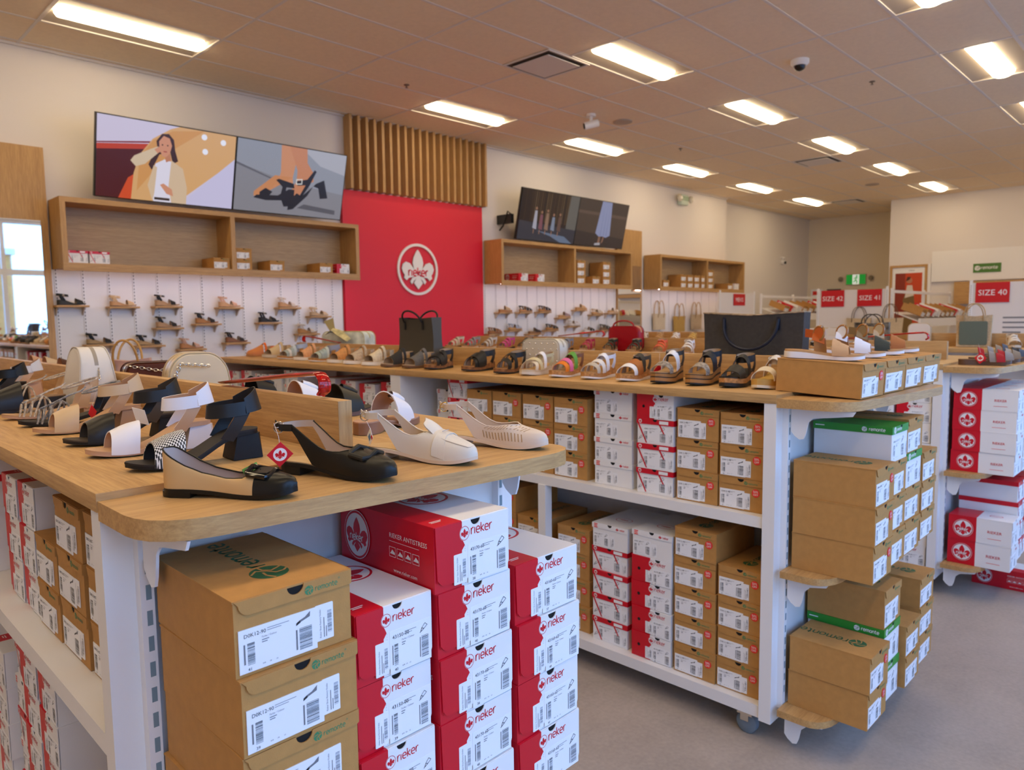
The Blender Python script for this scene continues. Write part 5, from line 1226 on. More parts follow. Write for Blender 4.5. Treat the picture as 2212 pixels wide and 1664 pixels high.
for i, s in enumerate(('41', '40', '36', '40', '38')):
    box('lily', (.883 + (.003, .003, .004, .003, -.002)[i], .968 + (.0, .004, .002, .004, .002)[i], z0 + i * .1213), (.004, .01, .006, .01, .004)[i], f'red-white lily shoe box, {ORD[4 - i]}, tall third stack, nearest table end', gE, .184, .294, .1207, code='43170-60', size=s)
for i, s in enumerate(('38', '41', '40', '37')):
    box('lily', (1.083 + (.003, .002, .003, .0)[i], .966 + (.002, .004, .0, .004)[i], z0 + i * .122), (.006, .012, .008, .004)[i], f'red-white lily shoe box, {ORD[3 - i]}, right-hand stack, nearest table end', gE, .190, .294, .1214, code='43160-62', size=s)
# left side of the nearest table (fronts face -x)
A = -PI / 2
gL = 'shoe boxes on the left side of the nearest table'
def side(kinds, y, x, z, where, group, **kw): stack(kinds, x, y, z, A, where, group, **kw)
U, Lw = 'nearest table, upper shelf', 'nearest table, lower shelf'
side(['brown'] * 3, 1.545, .428, SH, f'stack by end post, {U}', gL, W=.185, Hh=.115)
side(['brown'] * 3, 1.745, .424, SH, f'second stack from post, {U}', gL, W=.19, Hh=.115)
side(['brown'] * 2, 1.94, .424, SH, f'short brown stack, {U}', gL, W=.18, Hh=.112)
side(['lily'] * 3, 2.105, .424, SH, f'first lily stack, {U}', gL, W=.15, Hh=.109)
side(['lily'] * 3, 2.262, .424, SH, f'second lily stack, {U}', gL, W=.15, Hh=.109)
side(['white', 'white', 'red', 'red'], 2.62, .424, SH, f'lidded stack, {U}', gL, W=.17, Hh=.095)
side(['brown'] * 2, 1.76, .43, BS, f'brown stack, {Lw}', gL, W=.19, Hh=.12); side(['lily'] * 5, 2.06, .43, BS, f'first lily stack, {Lw}', gL, W=.165, Hh=.112)
side(['lily'] * 5, 2.24, .43, BS, f'second lily stack, {Lw}', gL, W=.165, Hh=.112); side(['red', 'white', 'red', 'white', 'red'], 2.43, .45, BS, f'lidded stack, {Lw}', gL, W=.165, Hh=.10); side(['lily'] * 4, 2.64, .43, BS, f'third lily stack, {Lw}', gL, W=.165, Hh=.112)
# middle table, near module
gM = 'shoe boxes on the shelves of the middle table'; XM = 2.483; U, Lw = 'middle table upper shelf', 'middle table lower shelf'
SN = ['first', 'second', 'third', 'fourth', 'fifth', 'sixth', 'seventh', 'eighth', 'ninth', 'tenth', 'eleventh', 'twelfth', 'thirteenth', 'fourteenth', 'fifteenth', 'sixteenth', 'seventeenth', 'eighteenth', 'nineteenth', 'twentieth', 'twenty-first']
for i, (kinds, y, w_, h_, r) in enumerate(((['brown*'] * 3, 1.258, .180, .121, 0), (['brown*'] * 3, 1.443, .180, .122, 0), (['red'] * 3 + ['lily*'], 1.635, .176, .1025, .0), (['white'] * 4, 1.855, .20, .1025, .015), (['brown*'] * 3, 2.085, .195, .121, .01), (['brown*'] * 3, 2.292, .195, .121, .02), (['brown*'] * 3, 2.498, .195, .121, .02), (['brown'] * 3, 2.692, .18, .121, .02), (['red'] * 4, 2.868, .155, .102, .03), (['white'] * 3, 3.045, .175, .112, .11))):
    stack(kinds, XM + r, y, SH, A, f'{SN[i]} stack from right, {U}', gM, W=w_, Hh=h_)
for i, (kinds, y, w_, h_, r) in enumerate(((['brown*'] * 4, 1.258, .182, .121, .0), (['brown*'] * 5, 1.448, .185, .119, .0), (['lily*'] * 4 + ['white'], 1.648, .195, .109, .0), (['red'] * 4 + ['white'], 1.868, .19, .106, .01), (['brown*'] * 4, 2.088, .19, .119, .03), (['brown*'] * 4, 2.345, .19, .119, .03), (['brown*'] * 5, 2.545, .19, .119, .03), (['brown'] * 4, 2.75, .19, .119, .03), (['lily'] * 4, 2.95, .18, .112, .03))):
    stack(kinds, XM + r, y, BS, A, f'{SN[i]} stack from right, {Lw}', gM, W=w_, Hh=h_)
for i, (kinds, y, w_, h_, r) in enumerate(((['lily'] * 3, 3.475, .165, .119, .04), (['lily'] * 3, 3.70, .165, .112, .04), (['lily'] * 3, 3.905, .165, .115, .04), (['lily'] * 3, 4.15, .165, .117, .05), (['white'] * 4, 4.60, .18, .095, .03), (['white'] * 3, 4.82, .18, .115, .03), (['white'] * 3, 5.03, .18, .113, .03), (['lily'] * 3, 5.26, .17, .118, .03), (['lily'] * 3, 5.46, .17, .114, .03))):
    stack(kinds, XM + r, y, SH, A, f'{SN[i]} stack past divider, {U}', gM, W=w_, Hh=h_)
# end of the middle table
gR = 'shoe boxes on the end of the middle table'
for i, x in enumerate((2.655, 2.885, 3.115, 3.34)):
    o_ = box('brown', (x, .868, 1.2795), -.03, f'{["leftmost", "second", "third", "rightmost"][i]} brown shoe box under the slides on the middle table end', gR, .205, .30, .118, stick=(i == 0), top=False); o_.rotation_euler[0] = .045
T2, T3 = 'middle table second end shelf', 'middle table lowest end shelf'
stack(['brown*'] * 3, 2.600, .800, .668, 0, f'left stack, {T2}', gR, W=.19, Hh=.130, D=.274); stack(['brown', 'brown', 'brown', 'green'], 2.795, .815, .668, 0, f'second stack, {T2}', gR, W=.175, Hh=.126, D=.274); stack(['brown', 'brown', 'green', 'brown'], 2.985, .822, .668, 0, f'third stack, {T2}', gR, W=.185, Hh=.128, D=.274); stack(['brown'] * 3, 3.225, .83, .668, 0, f'right stack, {T2}', gR, W=.185, Hh=.118, D=.274)
stack(['brown*'] * 2, 2.600, .800, .158, 0, f'left stack, {T3}', gR, W=.19, Hh=.130, D=.274); stack(['green', 'green', 'brown'], 2.80, .822, .158, 0, f'second stack, {T3}', gR, W=.18, Hh=.142, D=.274); stack(['brown'] * 2, 2.99, .80, .158, 0, f'third stack, {T3}', gR, W=.175, Hh=.119, D=.274); stack(['brown'] * 3, 3.225, .82, .158, 0, f'right stack, {T3}', gR, W=.185, Hh=.118, D=.274)
# third table: side and end
gT = 'shoe boxes on the third table'; U, Lw = 'third table upper shelf', 'third table lower shelf'
for i, y in enumerate((1.243, 1.438, 1.638)):
    stack(['lily', 'lily', 'lily'], 4.475, y, SH, A, f'{SN[i]} stack from right, {U}', gT, W=.18, Hh=.112); stack(['lily', 'white', 'lily'], 4.475, y, BS, A, f'{SN[i]} stack from right, {Lw}', gT, W=.18, Hh=.112)
T2, T3 = 'third table second end shelf', 'third table lowest end shelf'
for i, x in enumerate((4.612, 4.81, 5.005, 5.2)): stack(['crest'] * 4, x, .765, .705, 0, f'{SN[i]} stack from left, {T2}', gT, W=.185, Hh=.1135, D=.295)
stack(['crest'] * 2, 4.612, .765, .19, 0, f'first stack from left, {T3}', gT, W=.185, Hh=.135, D=.295); stack(['red'] * 4, 4.80, .775, .19, 0, f'second stack from left, {T3}', gT, W=.18, Hh=.113, D=.285); stack(['red'] * 4, 5.0, .775, .19, 0, f'third stack from left, {T3}', gT, W=.18, Hh=.113, D=.285)
box('lily', (4.92, .69, 0), 0, 'red and white shoe box lying on the floor under the end of the third table', gT, .18, .31, .11)
# ------------------------------------------------------------------ shoes on the nearest table
gN = 'shoes on the nearest table'
ZE = 1.277
def row(key, b, label, tx, ty, hd, g, z=TOP, L=.245, sc_=None, name='sandal'):
    x, y = at_toe(tx, ty, hd, L * (sc_ or 1)); shoe(key, b, label, (x, y, z), hd, g, (sc_,) * 3 if sc_ else None, name=name)
row('flat', ballet_flat, 'nude ballet flat with a black toe cap and a black buckle at the table corner', .597, 1.082, -52, gN, ZE, .255, .90, 'ballet_flat')
row('slb', lambda: slingback('black'), 'black leather slingback flat with a buckle ornament and red hang tag', .777, 1.052, -69, gN, ZE, .255, .985, 'slingback_shoe')
row('slo', lambda: slingback('loafer'), 'cream slingback loafer with a silver buckle on the front end shelf', .974, 1.052, -69, gN, ZE, .255, 1.0, 'slingback_shoe')
row('slc', lambda: slingback('cut'), 'beige slingback flat with rows of cut-out slots at the right corner of the table', 1.190, 1.058, -68, gN, ZE, .255, .98, 'slingback_shoe')
def houndstooth():
    m = bpy.data.materials.new('woven_black_and_white'); m.use_nodes = True; n = m.node_tree; b = n.nodes['Principled BSDF']; b.inputs['Roughness'].default_value = .7
    t = n.nodes.new('ShaderNodeTexCoord'); mp = n.nodes.new('ShaderNodeMapping'); mp.inputs['Rotation'].default_value = (0, 0, .785); w_ = n.nodes.new('ShaderNodeTexWave'); w_.inputs['Scale'].default_value = 55; w_.inputs['Distortion'].default_value = 0; w2 = n.nodes.new('ShaderNodeTexWave'); w2.bands_direction = 'Y'; w2.inputs['Scale'].default_value = 55
    n.links.new(t.outputs['Object'], mp.inputs[0]); n.links.new(t.outputs['Object'], w_.inputs[0]); n.links.new(t.outputs['Object'], w2.inputs[0])
    mx = n.nodes.new('ShaderNodeMath'); mx.operation = 'MULTIPLY'; a = n.nodes.new('ShaderNodeMath'); a.operation = 'SUBTRACT'; a.inputs[1].default_value = .5; a2 = n.nodes.new('ShaderNodeMath'); a2.operation = 'SUBTRACT'; a2.inputs[1].default_value = .5
    n.links.new(w_.outputs['Fac'], a.inputs[0]); n.links.new(w2.outputs['Fac'], a2.inputs[0]); n.links.new(a.outputs[0], mx.inputs[0]); n.links.new(a2.outputs[0], mx.inputs[1])
    g = n.nodes.new('ShaderNodeMath'); g.operation = 'GREATER_THAN'; g.inputs[1].default_value = 0; n.links.new(mx.outputs[0], g.inputs[0]); r = n.nodes.new('ShaderNodeMix'); r.data_type = 'RGBA'; r.inputs[6].default_value = (.012, .012, .012, 1); r.inputs[7].default_value = (.75, .72, .66, 1); n.links.new(g.outputs[0], r.inputs[0]); n.links.new(r.outputs[2], b.inputs['Base Color']); return m
HT = houndstooth()
row('b_ht', block_sandal('1D1B1A', HT, '171513', '2A2522'), 'black block-heel sandal with a woven black and white toe band', .450, 1.437, 176, gN)
row('b_wh', block_sandal('E9E6EA', None, 'C9A183', 'C79F7C', mat('E3E0E4', .35), tagkind='card'), 'white block-heel sandal with a paper hang tag', .443, 1.652, 174, gN)
row('b_bk', block_sandal('201C17', None, '1A1713', '4A3E31'), 'plain black leather block-heel sandal beside the white one', .452, 1.845, 177, gN)
row('b_be', block_sandal('CDAE86', None, 'C49C77', 'C19871', mat('B58F69', .4), tagkind='red'), 'champagne gold block-heel sandal with a red tag', .449, 2.098, 176, gN)
row('s_bk', strappy_sandal('A9A6A6', '1A1815', '2B2520'), 'black sandal with glittering crossed straps', .459, 2.29, 178, gN)
row('s_be', strappy_sandal('CFC5BA', 'C9A183', 'BF9870', 'C4A078'), 'beige sandal with glittering silver straps', .462, 2.50, 178, gN)
row('m_bk', mule('1E1A17', '1B1815', False, .045, '8A6A4C'), 'black slide with a beige insole behind the glitter sandals', .43, 2.72, 177, gN, name='mule')
row('s_be', strappy_sandal('CFC5BA', 'C9A183', 'BF9870'), 'silver sandal with flower trim at the left edge of the photo', .52, 2.95, 178, gN)
row('b_bkt', block_sandal('12110F', None, '171513', '2A2522', hgt=.07), 'black heeled sandal with an ankle strap in front of the white backpack', .40, 3.08, 178, gN)
row('b_si', block_sandal('CFC9C4', None, 'C9A183', 'C79F7C'), 'pale silver heeled sandal beside the white backpack', .50, 3.32, 177, gN)
row('m_wh', mule('E6E3E4', '8B6146'), 'white mule with a rolled bow behind the end of the riser board', 1.205, 1.565, 22, gN, name='mule')
row('m_wh', mule('E6E3E4', '8B6146'), 'white mule with a rolled bow behind the red shoehorn', 1.245, 2.05, 10, gN, name='mule')
row('m_ol', mule('2A261B', '6B4A36', True, .03, '3A3325'), 'dark olive mule with a bow between the two white mules', 1.25, 1.84, 12, gN, name='mule')
row('m_bl', mule('181614', '4A3527', True, .03, '1B1916'), 'black mule behind the flat tip of the red shoehorn', 1.245, 2.33, 8, gN, name='mule')
row('m_gr', mule('B9B0A8', '8B6A52', False), 'grey beige mule on the far side of the riser board', 1.245, 2.66, 4, gN, name='mule')
row('m_bk2', mule('1E1A17', '2A2320', False, .045, '30281F'), 'black mule leaning behind the gold bag', 1.24, 3.05, 8, gN, name='mule')
FAR = [('brown leather slide', mule('6A3A1E', 'B08A5A', False), 3.22), ('black court slide', mule('181614', '9A7A52', False), 3.68), ('tan slide', mule('C08E64', 'B08A5A', False), 3.92), ('pale pink slide', mule('CFA890', 'B98C6A', False), 4.2), ('dark brown slide', mule('4C2A1A', '7A5534', False), 4.48), ('beige slide', mule('C9AE8A', 'B08A5A', False), 4.78), ('nude slide', mule('C79A78', 'B08A5A', False), 5.08)]
for i, (n_, b_, y) in enumerate(FAR): row('far%d' % i, b_, f'{n_} on the far side of the nearest table, seen over the riser board', 1.22, y, 6, gN, name='mule')
shoehorn('red see-through shoehorn lying on the riser board of the nearest table', (.842, 1.885, 1.401), (.838, 1.33, 1.401), 'red shoehorns')
gB = 'handbags on display'
WHL = leather('DAD2C6', .42)
place('backpack', 'backpack', camera_bag(.15, .125, .195, WHL, mat('C9C0B2', .4), mat('9A8D7A', .4), lensm=leather('B5A78F', .45), chain=((.060, .005, .13), (.078, .0, .09), (.086, -.03, .07)), taper=.42), 'white leather backpack with a chain on the nearest table', 'bag', (.752, 2.71, TOP + .0028), -PI / 2 + .08, gB)
place('goldbag', 'handbag', camera_bag(.20, .13, .172, leather('D9C4A0', .3), mat('C6B08A', .35), mat('B99F74', .3), chain=((-.10, -.06, .03), (-.06, -.078, .14), (.03, -.072, .13)), taper=.22), 'gold domed handbag with a chain behind the riser of the nearest table', 'bag', (1.0, 2.46, TOP + .0028), -.2, gB)
place('pinkbag', 'handbag', tote(.20, .18, .09, .07, .12, leather('C9A08A', .45), leather('B98A4A', .4), None, .11), 'small pale pink handbag with tan handles at the far end of the nearest table', 'bag', (1.10, 3.42, TOP + .0028), -.5, gB)
place('brownbag', 'handbag', camera_bag(.22, .10, .13, leather('5E2E16', .35), leather('4A2412'), GOLDM, chain=((-.10, -.05, .12), (0, -.06, .10), (.10, -.05, .125))), 'dark brown handbag with gold trim behind the backpack', 'bag', (1.0, 2.81, TOP + .0028), -.1, gB)

# ------------------------------------------------------------------ shoes on the middle table
gS = 'shoes along the front of the middle table'
CORK = mat('B9834A', .8, var=.35, bscale=900, name='cork'); WICK = mat('8A5A30', .85, bump=.8, bscale=500, var=.4, name='braided_sole')
SNAKE = mat('8C8277', .5, var=.6, bscale=900, name='snake_print'); STRIPE = mesh_fabric('9FA9A6')
Wl = [(0, .30, 'E8E4E2'), (.30, 1, CORK)]; Dl = [(0, .30, '1C1916'), (.30, 1, WICK)]; Sl = [(0, .16, '1B1815'), (.16, .5, 'A9773F'), (.5, .62, '241C16'), (.62, .92, 'A07038'), (.92, 1, '1E1A17')]
Cl = [(0, .42, '1D1A18'), (.42, .95, CORK), (.95, 1, '2A2420')]
MID = [
 ('orange clog-like shoe with a red tag', peep_shoe('C4763C', 'B87A48', False, leather('C8793F'), True, .018, .028, 'D9661E'), 5.50, 2.64, -172, 'shoe'),
 ('beige covered sandal with an open toe', peep_shoe('CDB489', 'C9BCAA'), 5.20, 2.62, -172, 'sandal'),
 ('grey and white striped strap sandal', wedge_sandal(Wl, 'B98F5E', [(.80, .022, .036, STRIPE, None), (.72, .022, .046, 'CFCAC2', None), (.63, .022, .056, STRIPE, None), (.54, .022, .066, 'B9C2C4', None)], ('A9B4C6', .03), .045, .022), 4.90, 2.59, -172, 'sandal'),
 ('peach embroidered open-toe sandal', peep_shoe('D29A68', 'E6DED2', True, mesh_fabric('D79B6B')), 4.64, 2.57, -172, 'sandal'),
 ('grey green strap sandal with a white sole', wedge_sandal(Wl, 'A9804F', [(.80, .024, .036, 'A9B3A4', None), (.71, .024, .046, STRIPE, None), (.62, .024, .056, '9CAAA6', None), (.53, .022, .066, 'B9BFB4', None)], ('8E8F99', .032), .045, .024), 4.38, 2.54, -172, 'sandal'),
 ('orange knit open-toe sandal', peep_shoe('C98F52', 'E6DED2', True, mesh_fabric('CF8F50')), 4.14, 2.53, -172, 'sandal'),
 ('pale sandal with glittering dots over the toes', peep_shoe('C9B59C', 'E8E2DA', True, glitter('CDBCA6')), 3.94, 2.52, -172, 'sandal'),
 ('cream woven open-toe sandal with a slit heel', peep_shoe('D6C3A2', 'EDE5D8', True, mesh_fabric('DAC6A4')), 3.72, 2.51, -172, 'sandal'),
 ('black open-toe slip-on sandal', peep_shoe('231F1B', '6B4A2C', True, mesh_fabric('26221E'), True, .018, .034), 3.49, 2.49, -171, 'sandal'),
 ('dark grey open-toe slip-on sandal', peep_shoe('5A5653', '6B4A2C', True, mesh_fabric('5E5A57'), True, .018, .034), 3.30, 2.50, -170, 'sandal'),
 ('black cross-strap sandal on a braided sole, in front of the dark tote', wedge_sandal(Dl, 'A9773F', [(.82, .045, .045, '1D1B1B', .70), (.66, .045, .055, '1D1B1B', .78), (.50, .03, .066, '201E1E', None)], ('1D1B1B', .024), .046, .026), 3.10, 2.51, -160, 'sandal'),
 ('black knotted sandal on a braided sole', wedge_sandal(Dl, 'A9773F', [(.80, .04, .045, '23201D', .68), (.66, .05, .06, '23201D', .74), (.52, .03, .068, '23201D', None)], ('23201D', .03), .046, .026), 2.83, 2.535, -170, 'sandal'),
 ('black sandal with a gold ornament on a braided sole', wedge_sandal(Dl, 'A9773F', [(.82, .035, .042, '1F1C1A', .70), (.60, .028, .065, '1F1C1A', .50), (.56, .028, .068, '1F1C1A', .66)], ('1F1C1A', .026), .046, .026), 2.57, 2.52, -166, 'sandal'),
 ('cream sandal with crossed pale straps and a light sole', wedge_sandal([(0, .55, 'DACFBE'), (.55, 1, 'CDBB9B')], 'C49A60', [(.80, .024, .036, 'D9CBB2', .62), (.62, .024, .05, 'CFBF94', .80), (.46, .024, .07, 'E6E2E0', None)], ('BFB48A', .014), .046, .028), 2.40, 2.525, -170, 'sandal'),
 ('bright sandal with orange, pink and green straps', wedge_sandal(Wl, 'B98B52', [(.80, .028, .036, 'E07A1C', .72), (.66, .028, .050, 'D8689A', None), (.44, .03, .068, '5F9A3C', None)], ('7A4A2C', .016), .05, .030, False), 2.205, 2.52, -170, 'sandal'),
 ('sandal with silver and white straps and a cork sole', wedge_sandal(Wl, 'B98B52', [(.82, .028, .036, 'B9AFA0', None), (.66, .028, .050, 'DAD6D2', None), (.46, .028, .068, 'E3E3EA', None)], ('D6D8E2', .016), .05, .030), 2.02, 2.525, -170, 'sandal'),
 ('sandal with white, tan and dark straps and a cork sole', wedge_sandal(Wl, 'C08C4A', [(.80, .030, .038, 'E6E4E6', None), (.64, .045, .052, 'A8622C', None), (.44, .030, .070, '3A352E', None)], ('4A443A', .016), .05, .030), 1.83, 2.53, -170, 'sandal'),
 ('striped wedge sandal with a white strap and a red tag', wedge_sandal(Sl, 'B9905E', [(.80, .038, .036, SNAKE, None), (.46, .036, .068, 'DDDDE2', None)], ('3A3632', .018), .075, .045, True), 1.655, 2.53, -168, 'sandal'),
 ('striped wedge sandal with a navy strap', wedge_sandal(Sl, 'B08146', [(.80, .038, .036, SNAKE, .70), (.46, .045, .068, '1E2026', None)], ('1E2026', .022), .075, .045), 1.50, 2.54, -172, 'sandal'),
 ('black wedge sandal with a cork band round the sole', wedge_sandal(Cl, '2A241C', [(.80, .06, .034, '221F1C', .70), (.46, .028, .070, '221F1C', None)], ('221F1C', .026), .06, .038), 1.355, 2.545, -172, 'sandal')]
for i, (n_, b_, ty, tx, hd, nm) in enumerate(MID): row('mid%d' % i, b_, n_, tx, ty, hd, gS, name=nm)
row('mid20', wedge_sandal([(0, .35, 'E3D6BC'), (.35, 1, 'C79A4A')], 'C9A14E', [(.80, .035, .040, 'DCD0BC', None), (.46, .035, .072, 'D8D4D2', None)], ('D8D0C4', .02), .055, .034), 'yellow and white platform sandal beside the brown boxes', 2.56, 1.232, -174, gS)
# slides on the boxes at the end of the middle table
gP = 'slides on the boxes at the end of the middle table'; ZS = 1.4125
def boxslide(key, v, a, label, hx, hy, hd): shoe(key, slide(v, a), label, (hx, hy, ZS), hd, gP, name='slide_sandal').rotation_euler[1] = .043
boxslide('sl1', 'C49A70', 'B5561E', 'slide with a rust orange round-buckle band on the brown boxes', 2.60, 1.155, -74)
boxslide('sl2', 'DADBE4', 'DADCE8', 'slide with a white round-buckle band on the brown boxes', 2.83, 1.16, -74)
boxslide('sl3', '343A34', '8A7455', 'slide with an olive round buckle and a dark toe band on the brown boxes', 3.06, 1.165, -74)
boxslide('sl4', 'A8683A', 'B7A58A', 'slide with a beige round buckle and a brown toe band on the brown boxes', 3.27, 1.17, -74)
# far half of the middle table
place('mtote', 'tote_bag', tote(.33, .30, .11, .11, .285, leather('4A4438', .5), leather('1C1A17', .4), leather('12110F'), .07, hr=.006), 'dark olive leather tote with thin black handles standing on the middle table', 'bag', (2.835, 3.57, TOP + .0028), -PI / 2 + .05, gB)
WOV = mesh_fabric('3E3934')
place('wtote', 'tote_bag', tote(.42, .44, .15, .13, .285, WOV, leather('1E2230', .4), leather('1B1A1A'), (-.13, .015), seamm=mat('9A8468', .8, var=.5, bscale=400), hr=.007, out=.03), 'large dark woven tote with navy handles on the middle table', 'bag', (3.07, 1.50, TOP + .0028), -PI / 2 + .12, gB)
place('studbag', 'handbag', camera_bag(.24, .08, .165, leather('CFC6B4', .28), mat('BDB39E', .3), mat('A59A84', .3), studs=mat('E6DFCE', .2, metal=.9), ), 'silver studded camera bag behind the sandals on the middle table', 'bag', (2.845, 2.55, TOP + .0028), -PI / 2 + .1, gB)
place('flor', 'handbag', camera_bag(.40, .14, .19, mat('C9CDBE', .7, var=.35, bscale=120), mat('B5A86A', .6), mat('B5A86A', .6)), 'soft white bag with a yellow scarf at the far end of the middle table', 'bag', (3.08, 4.74, TOP + .0028), -PI / 2 + .3, gB)
k = MB(); k.band([(3.02, 4.95, 1.40), (2.99, 4.88, 1.47), (2.98, 4.80, 1.50), (2.98, 4.70, 1.47), (2.99, 4.60, 1.42)], (1, 0, .6), [.03, .06, .03, .06, .04], .004, mat('C6BA88', .8, var=.3, bscale=200)); k.add([(2.98, 4.84, 1.49), (2.97, 4.90, 1.56), (2.99, 4.80, 1.585), (2.99, 4.78, 1.50)], [(0, 1, 2, 3)], mat('B4A878', .8)); o = obj('scarf', k); tag(o, 'yellow patterned scarf tied over the soft white bag', 'scarf')
shoehorn('red shoehorn lying on the far end of the middle table riser', (2.92, 4.62, 1.40), (2.92, 5.16, 1.40), 'red shoehorns')
HLF = [('black', '1F1C1A'), ('cream', 'CDBFA8'), ('navy', '2A2E3C'), ('rust', 'A65A2E'), ('white', 'DEDADA'), ('brown', '6A4630')]
# ------------------------------------------------------------------ third and fourth tables: rows of shoes
g3 = 'shoes along the front of the third table'
R3 = [('cream', 'CBBBA4'), ('grey', '8C8784'), ('silver', 'BFB8B0'), ('magenta pink', 'C23A7C'), ('black', '221F1C'), ('beige', 'B99C78'), ('slate blue', '7C8290'), ('crimson', 'B02A4C'), ('dark green', '2A2E22'), ('black flat', '1C1A18'), ('coral red', 'D8532E'), ('white', 'DCD8D6'), ('floral red', 'A8453E'), ('rose', 'B06A5A'), ('olive', '6A6A4A'), ('black high', '26221E'), ('ivory', 'E2DCD4'), ('brown', '7A5034')]
for i, (cn, hx) in enumerate(R3):
    b_ = wedge_sandal([(0, .5, 'D9CDBB' if i % 3 else '3A2F26'), (.5, 1, CORK)], 'B08A5A', [(.80, .026, .038, hx, .70), (.62, .026, .055, hx, None), (.46, .024, .066, hx, None)], (hx, .02), .045, .024)
    y = 5.35 - i * .235; row('thr%d' % i, b_, f'{cn} strap sandal in the front row of the third table', 4.57, y, -170 + i, g3)
g3b = 'shoes behind the riser of the third table'
for i, (cn, hx) in enumerate(HLF): row('thb%d' % (i % 6), mule(hx, '9A7A52', False), f'{cn} mule behind the riser of the third table', 5.32, 4.9 - i * .42, 8, g3b, name='mule')
REDL = leather('A5121F', .3)
place('redbag', 'handbag', camera_bag(.29, .085, .20, REDL, leather('8A0E18'), mat('B99A72', .3)), 'red leather handbag standing on the third table', 'bag', (4.866, 3.48, TOP + .0028), -PI / 2 + .03, gB)
k = MB(); handle(k, (4.83, 3.58, 1.485), (4.83, 3.38, 1.485), .05, REDL, .007); o = obj('bag_strap', k); tag(o, 'short red leather strap lying over the red handbag', 'strap')
shoehorn('red shoehorn lying on the riser of the third table', (4.935, 4.25, 1.40), (4.935, 3.72, 1.40), 'red shoehorns')
shoehorn('red shoehorn on the right end of the third table riser', (4.935, 1.80, 1.40), (4.935, 1.27, 1.40), 'red shoehorns')
# end shelf of the third table
gE3 = 'sandals on the end shelf of the third table'
for i, (cn, v, a, x) in enumerate((('red and taupe', 'A5121F', None, 4.66), ('grey and red', '8F8A88', None, 4.88), ('taupe and grey', '8C7C6A', None, 5.08), ('slate blue', '4A5566', None, 5.26))):
    b_ = wedge_sandal([(0, 1, '5A3F2A')], '6A4A32', [(.80, .04, .038, v, None), (.66, .035, .048, ('8C8078', 'B02028', 'A09488', '30343C')[i], None), (.46, .03, .066, v, None)], None, .03, .022, i == 0)
    shoe('e3%d' % i, b_, f'{cn} strap sandal on the end shelf of the third table', (x, 1.075, ZE), -76, gE3)
for i, (cn, hx, y) in enumerate((('black', '1C1917', 1.52), ('tan', 'B07A3A', 1.34), ('pale pink', 'C7A08A', 1.74))): row('e3b%d' % i, wedge_sandal([(0, 1, '7A5A3A')], 'B08A5A', [(.8, .03, .04, hx, None), (.6, .03, .055, hx, None), (.45, .03, .066, hx, None)], (hx, .02), .04, .022), f'{cn} sandal at the right end of the third table', 5.32, y, 10, g3b)
g4 = 'shoes along the front of the farthest table'
R4 = [('black', '1D1A17'), ('cream', 'D2C6B4'), ('tan', 'B98A56'), ('white', 'E0DAD6'), ('yellow', 'C9A050'), ('grey', '8C8784'), ('brown', '6A4630'), ('olive', '6A6F50'), ('ivory', 'DCD2C4'), ('pink', 'C78A84')]
for i, (cn, hx) in enumerate(R4): row('fou%d' % i, wedge_sandal([(0, 1, 'CDBFA8')], 'B08A5A', [(.8, .03, .04, hx, .7), (.6, .03, .055, hx, None), (.45, .03, .066, hx, None)], (hx, .02), .045, .024), f'{cn} sandal in the front row of the farthest table', 6.62, (4.75 - i * .2 if i < 8 else 1.15 - .2 * (i - 8)), -160, g4)
g4b = 'shoes on the riser side of the farthest table'
for i, (cn, hx) in enumerate((('black', '1D1A17'), ('cream', 'E0D8CA'), ('white', 'E6E2E0'))): row('foub%d' % i, mule(hx, 'B08A5A', False, .09), f'{cn} high mule behind the riser of the farthest table', 7.25, 1.0 + i * .5, 8, g4b, name='mule')
for i, (x, y, l, m_, h_) in enumerate(((6.75, 2.98, 'cream folded handbag on the farthest table', 'D6BE96', .17), (6.80, 2.66, 'white shoulder bag on the farthest table', 'DCD3C6', .15), (6.85, 1.88, 'boxy white handbag with red print on the farthest table', 'E3D8CA', .19))): place('fb%d' % i, 'handbag', camera_bag(.30 if i < 2 else .17, .12 if i < 2 else .09, h_, leather(m_), mat('BFA678', .5), mat('A98E5A', .4), lensm=(mat('C94A42', .6) if i == 99 else None)), l, 'bag', (x, y, TOP + .0028), -PI / 2 + .2, gB)
place('zeb', 'tote_bag', tote(.27, .28, .10, .10, .20, mat('6E6658', .9, bump=1, bscale=300, var=.8), leather('3A3028'), None, .10), 'grey patterned tote on the farthest table', 'bag', (6.85, 2.26, TOP + .0028), -PI / 2 + .1, gB)
place('gtote', 'tote_bag', tote(.23, .25, .11, .10, .255, mesh_fabric('C9AE86'), leather('B99A6E'), None, .12, pocket=mat('5E6A5C', .5)), 'canvas tote with a grey green front pocket at the right', 'bag', (6.85, 1.48, TOP + .0028), -PI / 2 + .1, gB)
